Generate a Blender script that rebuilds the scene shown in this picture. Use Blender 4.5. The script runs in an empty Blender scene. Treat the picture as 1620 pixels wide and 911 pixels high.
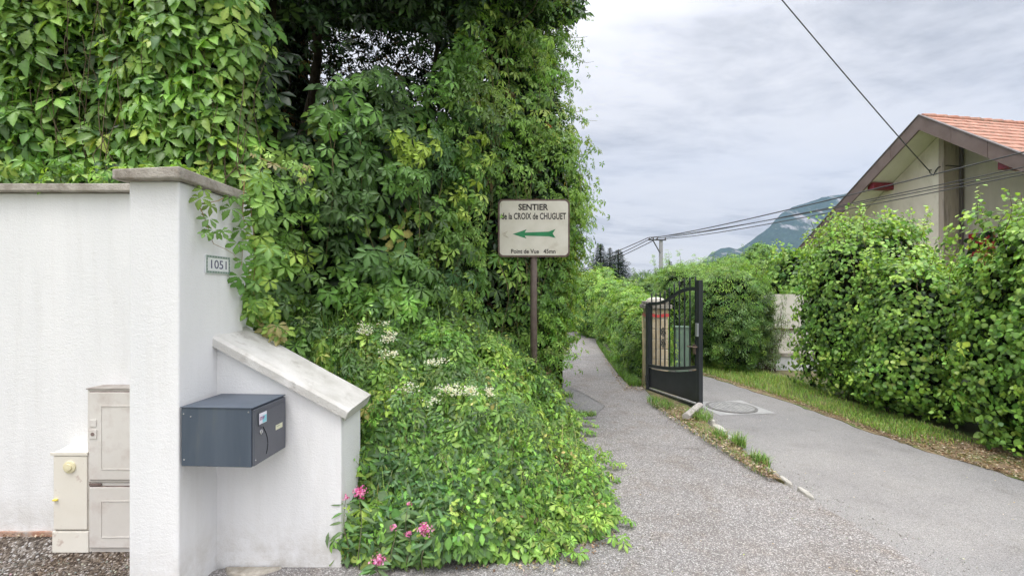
import bpy, math, random
import numpy as np
from mathutils import Vector, Matrix

# ------------------------------------------------------------------ camera, sky, sun
R = math.radians
scn = bpy.context.scene
COL = scn.collection
cam_d = bpy.data.cameras.new('camera')
cam_d.sensor_width = 36.0
cam_d.lens = 16.0
cam_d.shift_y = 0.0046
cam_d.clip_start = 0.05
cam_d.clip_end = 9000
cam = bpy.data.objects.new('camera', cam_d)
cam.location = (0, 0, 1.45)
cam.rotation_euler = (R(90), 0, 0)
COL.objects.link(cam)
scn.camera = cam

SUN_EL, SUN_AZ = 67, 212          # degrees; azimuth clockwise from +Y
sun_d = bpy.data.lights.new('sun', 'SUN')
sun_d.energy = 1.5
sun_d.angle = R(13)
sun_d.color = (1.0, 0.96, 0.9)
sun = bpy.data.objects.new('sun', sun_d)
COL.objects.link(sun)
sd = Vector((math.sin(R(SUN_AZ)) * math.cos(R(SUN_EL)), math.cos(R(SUN_AZ)) * math.cos(R(SUN_EL)), math.sin(R(SUN_EL))))
sun.rotation_euler = sd.to_track_quat('Z', 'Y').to_euler()

scn.view_settings.view_transform = 'Standard'
scn.view_settings.look = 'None'
scn.view_settings.exposure = -0.20
scn.view_settings.gamma = 1.0
scn.render.engine = 'CYCLES'
scn.cycles.use_denoising = True
scn.cycles.max_bounces = 8
scn.cycles.diffuse_bounces = 3
scn.cycles.glossy_bounces = 2
scn.cycles.transmission_bounces = 4
scn.cycles.transparent_max_bounces = 8
scn.cycles.volume_bounces = 1

world = bpy.data.worlds.new('World')
scn.world = world
world.use_nodes = True
wt = world.node_tree
wn, wl = wt.nodes, wt.links
wn.clear()


def nd(nt, typ, **kw):
    n = nt.nodes.new(typ)
    for k, v in kw.items():
        if k in ('operation', 'blend_type', 'data_type', 'sky_type', 'sun_disc', 'sun_elevation', 'sun_rotation',
                 'feature', 'attribute_name', 'noise_dimensions', 'distance', 'wave_type', 'bands_direction',
                 'interpolation_type', 'use_clamp', 'clamp'):
            setattr(n, k, v)
        else:
            n.inputs[k].default_value = v
    return n


def ramp(nt, src, stops, interp='LINEAR'):
    r = nt.nodes.new('ShaderNodeValToRGB')
    cr = r.color_ramp
    cr.interpolation = interp
    while len(cr.elements) > len(stops):
        cr.elements.remove(cr.elements[-1])
    while len(cr.elements) < len(stops):
        cr.elements.new(0.5)
    for e, (p, c) in zip(cr.elements, stops):
        e.position = p
        if not hasattr(c, '__len__'):
            c = (c, c, c)
        e.color = (c[0], c[1], c[2], 1)
    nt.links.new(src, r.inputs['Fac'])
    return r.outputs['Color']


def mth(nt, op, a, b=None, clamp=False):
    m = nt.nodes.new('ShaderNodeMath')
    m.operation = op
    m.use_clamp = clamp
    for i, v in enumerate((a, b)):
        if v is None:
            continue
        if hasattr(v, 'is_linked') or hasattr(v, 'links'):
            nt.links.new(v, m.inputs[i])
        else:
            m.inputs[i].default_value = v
    return m.outputs[0]


sky = nd(wt, 'ShaderNodeTexSky', sky_type='NISHITA', sun_disc=False, sun_elevation=R(SUN_EL), sun_rotation=R(SUN_AZ))
tc = nd(wt, 'ShaderNodeTexCoord')
sep = nd(wt, 'ShaderNodeSeparateXYZ')
wl.new(tc.outputs['Generated'], sep.inputs[0])
zc = mth(wt, 'MAXIMUM', sep.outputs['Z'], 0.0)
den = mth(wt, 'ADD', zc, 0.16)
cx = mth(wt, 'DIVIDE', sep.outputs['X'], den)
cy = mth(wt, 'DIVIDE', sep.outputs['Y'], den)
cmb = nd(wt, 'ShaderNodeCombineXYZ')
wl.new(cx, cmb.inputs[0])
wl.new(cy, cmb.inputs[1])
mp = nd(wt, 'ShaderNodeMapping')
mp.inputs['Rotation'].default_value = (0, 0, R(-28))
mp.inputs['Scale'].default_value = (0.75, 1.25, 1)
mp.inputs['Location'].default_value = (3.1, 1.7, 0)
wl.new(cmb.outputs[0], mp.inputs[0])
n1 = nd(wt, 'ShaderNodeTexNoise', Scale=0.9, Detail=8.0, Roughness=0.57, Distortion=0.35)
wl.new(mp.outputs[0], n1.inputs['Vector'])
n2 = nd(wt, 'ShaderNodeTexNoise', Scale=3.4, Detail=7.0, Roughness=0.6, Distortion=0.4)
wl.new(mp.outputs[0], n2.inputs['Vector'])
nm = mth(wt, 'ADD', mth(wt, 'MULTIPLY', n1.outputs['Fac'], 0.72), mth(wt, 'MULTIPLY', n2.outputs['Fac'], 0.28))
cloud = ramp(wt, nm, [(0.36, (5.0, 5.05, 5.3)), (0.43, (7.2, 7.15, 7.35)), (0.50, (8.9, 8.75, 8.8)), (0.58, (9.4, 9.2, 9.15))])
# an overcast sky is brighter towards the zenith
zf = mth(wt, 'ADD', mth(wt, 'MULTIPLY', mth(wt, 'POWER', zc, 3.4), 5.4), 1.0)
# and a little brighter behind the camera, where the sun stands behind the cloud
bk = mth(wt, 'ADD', mth(wt, 'MULTIPLY', mth(wt, 'MAXIMUM', mth(wt, 'MULTIPLY', sep.outputs['Y'], -1.0), 0.0), 0.7), 1.0)
vm = nd(wt, 'ShaderNodeVectorMath', operation='SCALE')
wl.new(cloud, vm.inputs[0])
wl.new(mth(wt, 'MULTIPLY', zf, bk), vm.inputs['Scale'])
mix = nd(wt, 'ShaderNodeMix', data_type='RGBA')
mix.inputs[0].default_value = 0.97
wl.new(sky.outputs[0], mix.inputs[6])
wl.new(vm.outputs[0], mix.inputs[7])
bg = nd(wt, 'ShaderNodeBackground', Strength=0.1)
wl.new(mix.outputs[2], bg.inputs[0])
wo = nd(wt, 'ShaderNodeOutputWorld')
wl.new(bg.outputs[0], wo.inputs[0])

# ------------------------------------------------------------------ helpers
rng = np.random.default_rng(7)
random.seed(7)
F = 720.0


def P(px, py, D):
    """point at depth D seen at photograph pixel (px, py): used once, to read sizes off the photograph"""
    return Vector(((px - 810) / F * D, D, 1.45 + (463 - py) / F * D))


def tag(o, label=None, cat=None, group=None, kind=None):
    if label: o['label'] = label
    if cat: o['category'] = cat
    if group: o['group'] = group
    if kind: o['kind'] = kind
    return o


def empty(name, loc=(0, 0, 0), rz=0.0):
    o = bpy.data.objects.new(name, None)
    o.empty_display_size = 0.1
    o.location = loc
    o.rotation_euler = (0, 0, rz)
    COL.objects.link(o)
    return o


class MB:
    def __init__(s):
        s.v, s.f, s.mi = [], [], []

    def add(s, vs, fs, m=0):
        b = len(s.v)
        s.v += [tuple(v) for v in vs]
        s.f += [tuple(b + i for i in f) for f in fs]
        s.mi += [m] * len(fs)
        return s

    def box(s, x0, x1, y0, y1, z0, z1, m=0):
        vs = [(x, y, z) for z in (z0, z1) for y in (y0, y1) for x in (x0, x1)]
        return s.add(vs, [(0, 2, 3, 1), (4, 5, 7, 6), (0, 1, 5, 4), (2, 6, 7, 3), (0, 4, 6, 2), (1, 3, 7, 5)], m)

    def hexa(s, p, m=0):
        """8 points: bottom ring 0-3 counter-clockwise, top ring 4-7"""
        return s.add(p, [(3, 2, 1, 0), (4, 5, 6, 7), (0, 1, 5, 4), (1, 2, 6, 5), (2, 3, 7, 6), (3, 0, 4, 7)], m)

    def prism(s, poly, d, m=0):
        """poly: list of 3-D points, extruded by vector d"""
        n = len(poly)
        a = [Vector(p) for p in poly]
        b = [p + Vector(d) for p in a]
        return s.add(a + b, [tuple(range(n))[::-1], tuple(range(n, 2 * n))] + [(i, (i + 1) % n, n + (i + 1) % n, n + i) for i in range(n)], m)

    def tube(s, pts, r, seg=8, m=0, cap=True):
        pts = [Vector(p) for p in pts]
        rs = r if hasattr(r, '__len__') else [r] * len(pts)
        vs = []
        up = Vector((0, 0, 1))
        d0 = (pts[1] - pts[0]).normalized()
        if abs(d0.z) > 0.9: up = Vector((1, 0, 0))
        for i, p in enumerate(pts):
            d = (pts[min(i + 1, len(pts) - 1)] - pts[max(i - 1, 0)]).normalized()
            a = d.cross(up)
            a = a.normalized() if a.length > 1e-6 else Vector((1, 0, 0))
            b = d.cross(a).normalized()
            for k in range(seg):
                t = 2 * math.pi * k / seg
                vs.append(p + (a * math.cos(t) + b * math.sin(t)) * rs[i])
        fs = []
        for i in range(len(pts) - 1):
            for k in range(seg):
                k2 = (k + 1) % seg
                fs.append((i * seg + k, i * seg + k2, (i + 1) * seg + k2, (i + 1) * seg + k))
        if cap:
            fs.append(tuple(range(seg))[::-1])
            fs.append(tuple((len(pts) - 1) * seg + k for k in range(seg)))
        return s.add(vs, fs, m)

    def lathe(s, c, prof, axis=(0, 0, 1), seg=20, m=0):
        c = Vector(c)
        q = Vector(axis).to_track_quat('Z', 'Y')
        vs = []
        for r, h in prof:
            for k in range(seg):
                t = 2 * math.pi * k / seg
                vs.append(c + q @ Vector((r * math.cos(t), r * math.sin(t), h)))
        fs = []
        for i in range(len(prof) - 1):
            for k in range(seg):
                k2 = (k + 1) % seg
                fs.append((i * seg + k, i * seg + k2, (i + 1) * seg + k2, (i + 1) * seg + k))
        fs.append(tuple(range(seg))[::-1])
        fs.append(tuple((len(prof) - 1) * seg + k for k in range(seg)))
        return s.add(vs, fs, m)

    def build(s, name, mats, parent=None, bevel=0.0, smooth=False, seg=2):
        me = bpy.data.meshes.new(name)
        me.from_pydata(s.v, [], s.f)
        mats = mats if isinstance(mats, (list, tuple)) else [mats]
        for m in mats: me.materials.append(m)
        if len(mats) > 1: me.polygons.foreach_set('material_index', s.mi)
        if smooth: me.polygons.foreach_set('use_smooth', [True] * len(me.polygons))
        me.update()
        o = bpy.data.objects.new(name, me)
        COL.objects.link(o)
        if parent is not None: o.parent = parent
        if bevel:
            b = o.modifiers.new('bevel', 'BEVEL')
            b.width = bevel
            b.segments = seg
            b.limit_method = 'ANGLE'
            b.angle_limit = R(35)
        return o


# ------------------------------------------------------------------ materials
MATS = {}


def mat(name, c1, c2=None, rough=0.8, scale=8.0, bump=0.0, bscale=60.0, detail=5.0, lo=0.35, hi=0.65, metal=0.0,
        c3=None, s3=2.0, lo3=0.5, hi3=0.7, stretch=None, bdist=0.01, spec=0.4):
    if name in MATS: return MATS[name]
    m = bpy.data.materials.new(name)
    m.use_nodes = True
    nt = m.node_tree
    bs = nt.nodes['Principled BSDF']
    bs.inputs['Roughness'].default_value = rough
    bs.inputs['Metallic'].default_value = metal
    bs.inputs['Specular IOR Level'].default_value = spec
    t = nd(nt, 'ShaderNodeTexCoord')
    vec = t.outputs['Object']
    svec = vec
    if stretch:
        mpn = nd(nt, 'ShaderNodeMapping')
        mpn.inputs['Scale'].default_value = stretch
        nt.links.new(vec, mpn.inputs[0])
        svec = mpn.outputs[0]
    if c2 is not None:
        n = nd(nt, 'ShaderNodeTexNoise', Scale=scale, Detail=detail, Roughness=0.6)
        nt.links.new(svec, n.inputs['Vector'])
        col = ramp(nt, n.outputs['Fac'], [(lo, c1), (hi, c2)])
        if c3 is not None:
            n3 = nd(nt, 'ShaderNodeTexNoise', Scale=s3, Detail=6.0, Roughness=0.65)
            nt.links.new(svec, n3.inputs['Vector'])
            fac = ramp(nt, n3.outputs['Fac'], [(lo3, 0.0), (hi3, 1.0)])
            mx = nd(nt, 'ShaderNodeMix', data_type='RGBA')
            nt.links.new(fac, mx.inputs[0])
            nt.links.new(col, mx.inputs[6])
            mx.inputs[7].default_value = (*c3, 1)
            col = mx.outputs[2]
        nt.links.new(col, bs.inputs['Base Color'])
    else:
        bs.inputs['Base Color'].default_value = (*c1, 1)
    if bump:
        nb = nd(nt, 'ShaderNodeTexNoise', Scale=bscale, Detail=4.0, Roughness=0.6)
        nt.links.new(vec, nb.inputs['Vector'])
        bp = nd(nt, 'ShaderNodeBump', Strength=bump, Distance=bdist)
        nt.links.new(nb.outputs['Fac'], bp.inputs['Height'])
        nt.links.new(bp.outputs[0], bs.inputs['Normal'])
    MATS[name] = m
    return m


def leaf_mat(name, transl=0.35, rough=0.5, spec=0.35):
    if name in MATS: return MATS[name]
    m = bpy.data.materials.new(name)
    m.use_nodes = True
    nt = m.node_tree
    bs = nt.nodes['Principled BSDF']
    out = nt.nodes['Material Output']
    at = nd(nt, 'ShaderNodeAttribute', attribute_name='tint')
    t = nd(nt, 'ShaderNodeTexCoord')
    n = nd(nt, 'ShaderNodeTexNoise', Scale=38.0, Detail=3.0)
    nt.links.new(t.outputs['Object'], n.inputs['Vector'])
    v = mth(nt, 'ADD', mth(nt, 'MULTIPLY', n.outputs['Fac'], 0.7), 0.65)
    sc = nd(nt, 'ShaderNodeVectorMath', operation='SCALE')
    nt.links.new(at.outputs['Color'], sc.inputs[0])
    nt.links.new(v, sc.inputs['Scale'])
    nt.links.new(sc.outputs[0], bs.inputs['Base Color'])
    bs.inputs['Roughness'].default_value = rough
    bs.inputs['Specular IOR Level'].default_value = spec
    tr = nd(nt, 'ShaderNodeBsdfTranslucent')
    g = nd(nt, 'ShaderNodeMix', data_type='RGBA', blend_type='MULTIPLY')
    g.inputs[0].default_value = 1.0
    nt.links.new(sc.outputs[0], g.inputs[6])
    g.inputs[7].default_value = (1.5, 1.35, 0.6, 1)
    nt.links.new(g.outputs[2], tr.inputs['Color'])
    ms = nd(nt, 'ShaderNodeMixShader')
    ms.inputs[0].default_value = transl
    nt.links.new(bs.outputs[0], ms.inputs[1])
    nt.links.new(tr.outputs[0], ms.inputs[2])
    nt.links.new(ms.outputs[0], out.inputs['Surface'])
    MATS[name] = m
    return m


LEAF = leaf_mat('leaf', transl=0.30, rough=0.42, spec=0.5)
NEEDLE = leaf_mat('needle', transl=0.05, rough=0.7, spec=0.2)
PETAL = leaf_mat('petal', transl=0.3, rough=0.8, spec=0.1)
SHADE_FILL = mat('thicket', (0.006, 0.007, 0.003), (0.018, 0.016, 0.008), rough=1.0, scale=14, bump=0.6, bscale=30, spec=0.0)  # near-black filler standing in for shade inside the foliage
BARK = mat('bark', (0.06, 0.045, 0.032), (0.13, 0.10, 0.075), rough=0.95, scale=20, bump=0.5, bscale=50)
TWIG = mat('twig', (0.09, 0.065, 0.04), (0.17, 0.13, 0.08), rough=0.9, scale=30)
VINE = mat('vine_stem', (0.16, 0.15, 0.06), (0.26, 0.22, 0.11), rough=0.8, scale=30)

PLASTER = mat('white_render', (0.73, 0.735, 0.745), (0.80, 0.80, 0.805), rough=0.9, scale=2.2, bump=0.4, bscale=150, bdist=0.006,
              c3=(0.70, 0.695, 0.69), s3=6.0, lo3=0.54, hi3=0.85, spec=0.2, stretch=(1, 1, 0.22))
def grime(m, z_foot=0.32):
    nt = m.node_tree
    bs = nt.nodes['Principled BSDF']
    src = bs.inputs['Base Color'].links[0].from_socket
    ge = nd(nt, 'ShaderNodeNewGeometry')
    sp = nd(nt, 'ShaderNodeSeparateXYZ')
    nt.links.new(ge.outputs['Position'], sp.inputs[0])
    n = nd(nt, 'ShaderNodeTexNoise', Scale=7.0, Detail=8.0, Roughness=0.7)
    nt.links.new(ge.outputs['Position'], n.inputs['Vector'])
    foot = mth(nt, 'MULTIPLY', mth(nt, 'SUBTRACT', 1.0, mth(nt, 'DIVIDE', sp.outputs['Z'], z_foot), clamp=True), ramp(nt, n.outputs['Fac'], [(0.40, 0.0), (0.62, 1.0)]))
    mp_ = nd(nt, 'ShaderNodeMapping')
    mp_.inputs['Scale'].default_value = (22, 22, 1.2)
    nt.links.new(ge.outputs['Position'], mp_.inputs[0])
    n2_ = nd(nt, 'ShaderNodeTexNoise', Scale=1.0, Detail=6.0, Roughness=0.65)
    nt.links.new(mp_.outputs[0], n2_.inputs['Vector'])
    dr = mth(nt, 'MULTIPLY', ramp(nt, n2_.outputs['Fac'], [(0.52, 0.0), (0.80, 1.0)]), 0.13)
    f = mth(nt, 'ADD', mth(nt, 'MULTIPLY', foot, 0.75), dr, clamp=True)
    mx = nd(nt, 'ShaderNodeMix', data_type='RGBA')
    nt.links.new(f, mx.inputs[0])
    nt.links.new(src, mx.inputs[6])
    mx.inputs[7].default_value = (0.46, 0.43, 0.38, 1)
    nt.links.new(mx.outputs[2], bs.inputs['Base Color'])
    # trowelled relief as well as the fine grain
    nb = nd(nt, 'ShaderNodeTexNoise', Scale=26.0, Detail=3.0, Roughness=0.5)
    mp2 = nd(nt, 'ShaderNodeMapping')
    mp2.inputs['Scale'].default_value = (1, 1, 2.6)
    nt.links.new(ge.outputs['Position'], mp2.inputs[0])
    nt.links.new(mp2.outputs[0], nb.inputs['Vector'])
    b2 = nd(nt, 'ShaderNodeBump', Strength=0.13, Distance=0.008)
    nt.links.new(nb.outputs['Fac'], b2.inputs['Height'])
    old = bs.inputs['Normal'].links[0].from_socket
    nt.links.new(old, b2.inputs['Normal'])
    nt.links.new(b2.outputs[0], bs.inputs['Normal'])


grime(PLASTER)
COPING = mat('coping_stone', (0.28, 0.25, 0.215), (0.50, 0.465, 0.42), rough=0.95, scale=7, bump=0.7, bscale=90,
             c3=(0.20, 0.17, 0.14), s3=9, lo3=0.52, hi3=0.7, spec=0.2)
COPING2 = mat('coping_concrete', (0.46, 0.45, 0.42), (0.63, 0.62, 0.60), rough=0.9, scale=5, bump=0.5, bscale=110,
              c3=(0.33, 0.31, 0.28), s3=8, lo3=0.55, hi3=0.75, spec=0.2)


# ------------------------------------------------------------------ vectorised foliage
def np_mesh(name, V, FV, FN, mat_, tint=None, parent=None, smooth=False):
    """V (n,3) verts; FV flat loop vertex ids; FN loop counts"""
    me = bpy.data.meshes.new(name)
    me.vertices.add(len(V))
    me.vertices.foreach_set('co', np.ascontiguousarray(V, dtype=np.float32).ravel())
    me.loops.add(len(FV))
    me.loops.foreach_set('vertex_index', FV.astype(np.int32))
    me.polygons.add(len(FN))
    st = np.concatenate([[0], np.cumsum(FN)[:-1]]).astype(np.int32)
    me.polygons.foreach_set('loop_start', st)
    try:
        me.polygons.foreach_set('loop_total', FN.astype(np.int32))
    except Exception:
        pass
    if tint is not None:
        a = me.attributes.new('tint', 'FLOAT_COLOR', 'POINT')
        a.data.foreach_set('color', np.concatenate([tint, np.ones((len(tint), 1))], 1).astype(np.float32).ravel())
    me.materials.append(mat_)
    if smooth: me.polygons.foreach_set('use_smooth', np.ones(len(FN), dtype=bool))
    me.update(calc_edges=True)
    o = bpy.data.objects.new(name, me)
    COL.objects.link(o)
    if parent is not None: o.parent = parent
    return o


def leaflet(rows, L=1.0, ang=0.0, off=0.0, fold=0.10, droop=0.25, tilt=0.0):
    """one leaflet along +y: rows = [(y, halfwidth)...] between base and tip"""
    vs = [(0, 0, 0)]
    for y, w in rows:
        vs += [(-w, y + 0.02, fold * w * 2), (0, y, 0), (w, y + 0.02, fold * w * 2)]
    vs.append((0, 1, 0))
    vs = np.array(vs, float)
    wv = np.zeros(len(vs)); wv[0] = 1.0; wv[-1] = 0.3; wv[2:-1:3] = 1.0
    vs[:, 2] -= droop * vs[:, 1] ** 2
    vs *= L
    vs[:, 1] += off
    n = len(rows)
    fs = [(0, 2, 1), (0, 3, 2)]
    for i in range(n - 1):
        a, b = 1 + 3 * i, 4 + 3 * i
        fs += [(a, a + 1, b + 1, b), (a + 1, a + 2, b + 2, b + 1)]
    a = 1 + 3 * (n - 1)
    t = 1 + 3 * n
    fs += [(a, a + 1, t), (a + 1, a + 2, t)]
    c, s = math.cos(ang), math.sin(ang)
    x, y = vs[:, 0].copy(), vs[:, 1].copy()
    vs[:, 0] = c * x + s * y
    vs[:, 1] = -s * x + c * y
    return np.concatenate([vs, wv[:, None]], 1), fs


def compound(leaflets):
    V, Fs, b = [], [], 0
    for vs, fs in leaflets:
        V.append(vs)
        Fs += [tuple(i + b for i in f) for f in fs]
        b += len(vs)
    return np.concatenate(V), Fs


ROWS_S = [(0.10, 0.035), (0.26, 0.12), (0.33, 0.115), (0.42, 0.19), (0.48, 0.165), (0.58, 0.25), (0.63, 0.205), (0.73, 0.215), (0.77, 0.15), (0.87, 0.105)]
ROWS_M = [(0.24, 0.09), (0.58, 0.225), (0.80, 0.14)]
ROWS_O = [(0.22, 0.18), (0.52, 0.29), (0.80, 0.16)]
ROWS_L = [(0.55, 0.23)]
ROWS_R = [(0.15, 0.28), (0.42, 0.42), (0.72, 0.30)]
ROWS_N = [(0.3, 0.13), (0.65, 0.11)]


def creeper_tpl(rows, droop=0.3):
    r = []
    for a, l, dr in ((-104, 0.70, 1.5), (-54, 0.90, 1.15), (2, 1.0, 1.0), (56, 0.88, 1.2), (107, 0.68, 1.5)):
        r.append(leaflet(rows, L=l, ang=R(a), off=0.07, droop=droop * dr, fold=0.28))
    return compound(r)


T_CREEP_S = creeper_tpl(ROWS_S, 0.26)
T_CREEP_M = creeper_tpl(ROWS_M)
T_CREEP_L = creeper_tpl(ROWS_L)
T_ROUND = leaflet(ROWS_R, droop=0.18)
T_OVATE = leaflet(ROWS_O, droop=0.2)
T_KITE = leaflet([(0.45, 0.32)], droop=0.15)
T_NARROW = leaflet(ROWS_N, droop=0.3)
# a spray: five small leaves on one twig, used farther away
T_SPRAY = compound([leaflet([(0.45, 0.3)], L=0.55, ang=R(a), off=o, droop=0.1) for a, o in ((-75, 0.12), (-40, 0.4), (0, 0.55), (45, 0.4), (80, 0.1))])
T_SPRAYN = compound([leaflet([(0.45, 0.16)], L=0.6, ang=R(a), off=o, droop=0.1) for a, o in ((-50, 0.05), (-28, 0.4), (0, 0.6), (30, 0.35), (55, 0.0))])
T_FLOWER = compound([leaflet([(0.6, 0.38)], L=1, ang=R(a), droop=-0.25) for a in (0, 72, 144, 216, 288)])


def unit(a):
    return a / np.maximum(np.linalg.norm(a, axis=1, keepdims=True), 1e-9)


def scatter(name, tpl, pos, nrm, size, tint, parent=None, mat_=LEAF, jit=0.5, down=(0, 0, -1), rnd_dir=0.5, chunk=None, aspect=None):
    """one mesh of many leaves: each at pos, facing nrm (jittered), its tip pointing down-ish"""
    N = len(pos)
    T, Fs = tpl
    wv = T[:, 3] if T.shape[1] > 3 else np.zeros(len(T))
    T = T[:, :3]
    n = unit(nrm + rng.normal(0, jit, (N, 3)))
    d = np.array(down, float)[None, :] + rng.normal(0, rnd_dir, (N, 3))
    d = unit(d - n * np.sum(d * n, 1, keepdims=True))
    x = np.cross(d, n)
    s = size[:, None, None]
    Tn = T[None, :, :] * s
    if aspect is None:
        aspect = rng.uniform(0.85, 1.15, N)
    curl = rng.uniform(0.3, 1.7, N)
    V = (pos[:, None, :] + Tn[:, :, 0:1] * aspect[:, None, None] * x[:, None, :] + Tn[:, :, 1:2] * d[:, None, :]
         + Tn[:, :, 2:3] * curl[:, None, None] * n[:, None, :])
    k = len(T)
    V = V.reshape(-1, 3)
    FN1 = np.array([len(f) for f in Fs])
    FV1 = np.concatenate([np.array(f) for f in Fs])
    FV = (FV1[None, :] + (np.arange(N) * k)[:, None]).ravel()
    FN = np.tile(FN1, N)
    tt = np.repeat(tint, k, axis=0) * np.tile(0.93 + 0.30 * wv, N)[:, None]
    return np_mesh(name, V, FV, FN, mat_, tt, parent)


class Noise:
    def __init__(s, seed, scale, n=14):
        g = np.random.default_rng(seed)
        s.k = g.normal(0, 1, (n, 3)) * scale
        s.p = g.uniform(0, 6.28, n)

    def __call__(s, q):
        return np.sin(q @ s.k.T + s.p).mean(1) * 2.2


def palette(N, cols, w, var=0.18, g=None):
    g = rng if g is None else g
    cols = np.array(cols, float)
    idx = g.choice(len(cols), N, p=np.array(w) / sum(w))
    c = cols[idx]
    return np.clip(c * g.normal(1, var, (N, 1)) * g.normal(1, 0.06, (N, 3)), 0.003, 0.9)


DK, MD, GR, BR, YG, YL, RD = (0.042, 0.093, 0.026), (0.080, 0.165, 0.044), (0.145, 0.285, 0.056), (0.24, 0.42, 0.082), (0.35, 0.51, 0.10), (0.55, 0.51, 0.17), (0.42, 0.09, 0.05)
BN = (0.22, 0.13, 0.07)
SHADE_GR = (0.014, 0.034, 0.010)  # near-black leaf green, shade inside the foliage put into the colour


def blades(name, base, hgt, width, tint, parent=None, lean=0.5, dirs=None, seg=4, mat_=LEAF):
    N = len(base)
    a = rng.uniform(0, 6.283, N)
    dv = np.stack([np.cos(a), np.sin(a), np.zeros(N)], 1) if dirs is None else dirs
    sd_ = np.stack([-dv[:, 1], dv[:, 0], np.zeros(N)], 1)
    ln = rng.uniform(0.15, 1.0, N) * lean
    t = np.linspace(0, 1, seg + 1)
    V = np.zeros((N, 2 * seg + 1, 3))
    for i, tt in enumerate(t):
        c = base + dv * (hgt * ln * tt ** 2)[:, None]
        c[:, 2] += hgt * (tt - 0.35 * ln * tt ** 2)
        w = width * (1 - tt ** 1.5)
        if i < seg:
            V[:, 2 * i] = c - sd_ * w[:, None] / 2
            V[:, 2 * i + 1] = c + sd_ * w[:, None] / 2
        else:
            V[:, 2 * i] = c
    Fs = [(2 * i, 2 * i + 1, 2 * i + 3, 2 * i + 2) for i in range(seg - 1)] + [(2 * seg - 2, 2 * seg - 1, 2 * seg)]
    k = 2 * seg + 1
    FN = np.tile([len(f) for f in Fs], N)
    FV = (np.concatenate([np.array(f) for f in Fs])[None, :] + (np.arange(N) * k)[:, None]).ravel()
    return np_mesh(name, V.reshape(-1, 3), FV, FN, mat_, np.repeat(tint, k, 0), parent)


def stems(name, lines, rad, mat_, parent=None, seg=5):
    mb = MB()
    for i, l in enumerate(lines):
        r = rad[i] if hasattr(rad, '__len__') else rad
        n = len(l)
        mb.tube(l, [r * (1 - 0.65 * k / (n - 1)) for k in range(n)], seg=seg, cap=False)
    return mb.build(name, mat_, parent, smooth=True)


def wiggle(a, b, n=8, amp=0.05, sag=0.0):
    a, b = Vector(a), Vector(b)
    out = []
    L = (b - a).length
    ph = [random.uniform(0, 6.28) for _ in range(3)]
    for i in range(n + 1):
        t = i / n
        p = a.lerp(b, t)
        e = math.sin(math.pi * t) ** 0.5 if 0 < t < 1 else 0
        p = p + Vector((math.sin(5 * t + ph[0]), math.sin(6 * t + ph[1]), 0.6 * math.sin(7 * t + ph[2]))) * amp * e
        p.z -= sag * 4 * t * (1 - t)
        out.append(p)
    return out


# ------------------------------------------------------------------ ground, path, driveway
def sheet(name, poly, z, m, h=0.0, parent=None):
    mb = MB()
    if h:
        mb.prism([(x, y, z - h) for x, y in poly], (0, 0, h))
    else:
        mb.add([(x, y, z) for x, y in poly], [tuple(range(len(poly)))])
    return mb.build(name, m, parent)


def ground_mat(name, stops, scale, bump, patch=None, patch_scale=0.7, rough=0.95, fine=None):
    m = bpy.data.materials.new(name)
    m.use_nodes = True
    nt = m.node_tree
    bs = nt.nodes['Principled BSDF']
    bs.inputs['Roughness'].default_value = rough
    bs.inputs['Specular IOR Level'].default_value = 0.25
    t = nd(nt, 'ShaderNodeTexCoord')
    vo = nd(nt, 'ShaderNodeTexVoronoi', Scale=scale)
    nt.links.new(t.outputs['Object'], vo.inputs['Vector'])
    sx = nd(nt, 'ShaderNodeSeparateColor')
    nt.links.new(vo.outputs['Color'], sx.inputs[0])
    col = ramp(nt, sx.outputs[0], stops)
    # tint per stone
    tn = nd(nt, 'ShaderNodeMix', data_type='RGBA', blend_type='MULTIPLY')
    nt.links.new(mth(nt, 'MULTIPLY', sx.outputs[1], 0.7), tn.inputs[0])
    nt.links.new(col, tn.inputs[6])
    tn.inputs[7].default_value = (1.0, 0.935, 0.90, 1)
    col = tn.outputs[2]
    # gaps between the stones
    gp = ramp(nt, mth(nt, 'MULTIPLY', vo.outputs['Distance'], 1.0), [(0.25, 1.0), (0.75, 0.62)])
    g2 = nd(nt, 'ShaderNodeMix', data_type='RGBA', blend_type='MULTIPLY')
    g2.inputs[0].default_value = 1.0
    nt.links.new(col, g2.inputs[6])
    nt.links.new(gp, g2.inputs[7])
    col = g2.outputs[2]
    for sc, lo, hi, c in (patch or []):
        n = nd(nt, 'ShaderNodeTexNoise', Scale=sc, Detail=7.0, Roughness=0.6)
        nt.links.new(t.outputs['Object'], n.inputs['Vector'])
        f = ramp(nt, n.outputs['Fac'], [(lo, 0.0), (hi, 1.0)])
        mx = nd(nt, 'ShaderNodeMix', data_type='RGBA', blend_type='MULTIPLY')
        nt.links.new(f, mx.inputs[0])
        nt.links.new(col, mx.inputs[6])
        mx.inputs[7].default_value = (*c, 1)
        col = mx.outputs[2]
    nt.links.new(col, bs.inputs['Base Color'])
    bp = nd(nt, 'ShaderNodeBump', Strength=bump, Distance=0.006)
    inv = mth(nt, 'SUBTRACT', 1.0, vo.outputs['Distance'])
    nt.links.new(inv, bp.inputs['Height'])
    nt.links.new(bp.outputs[0], bs.inputs['Normal'])
    return m


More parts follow.
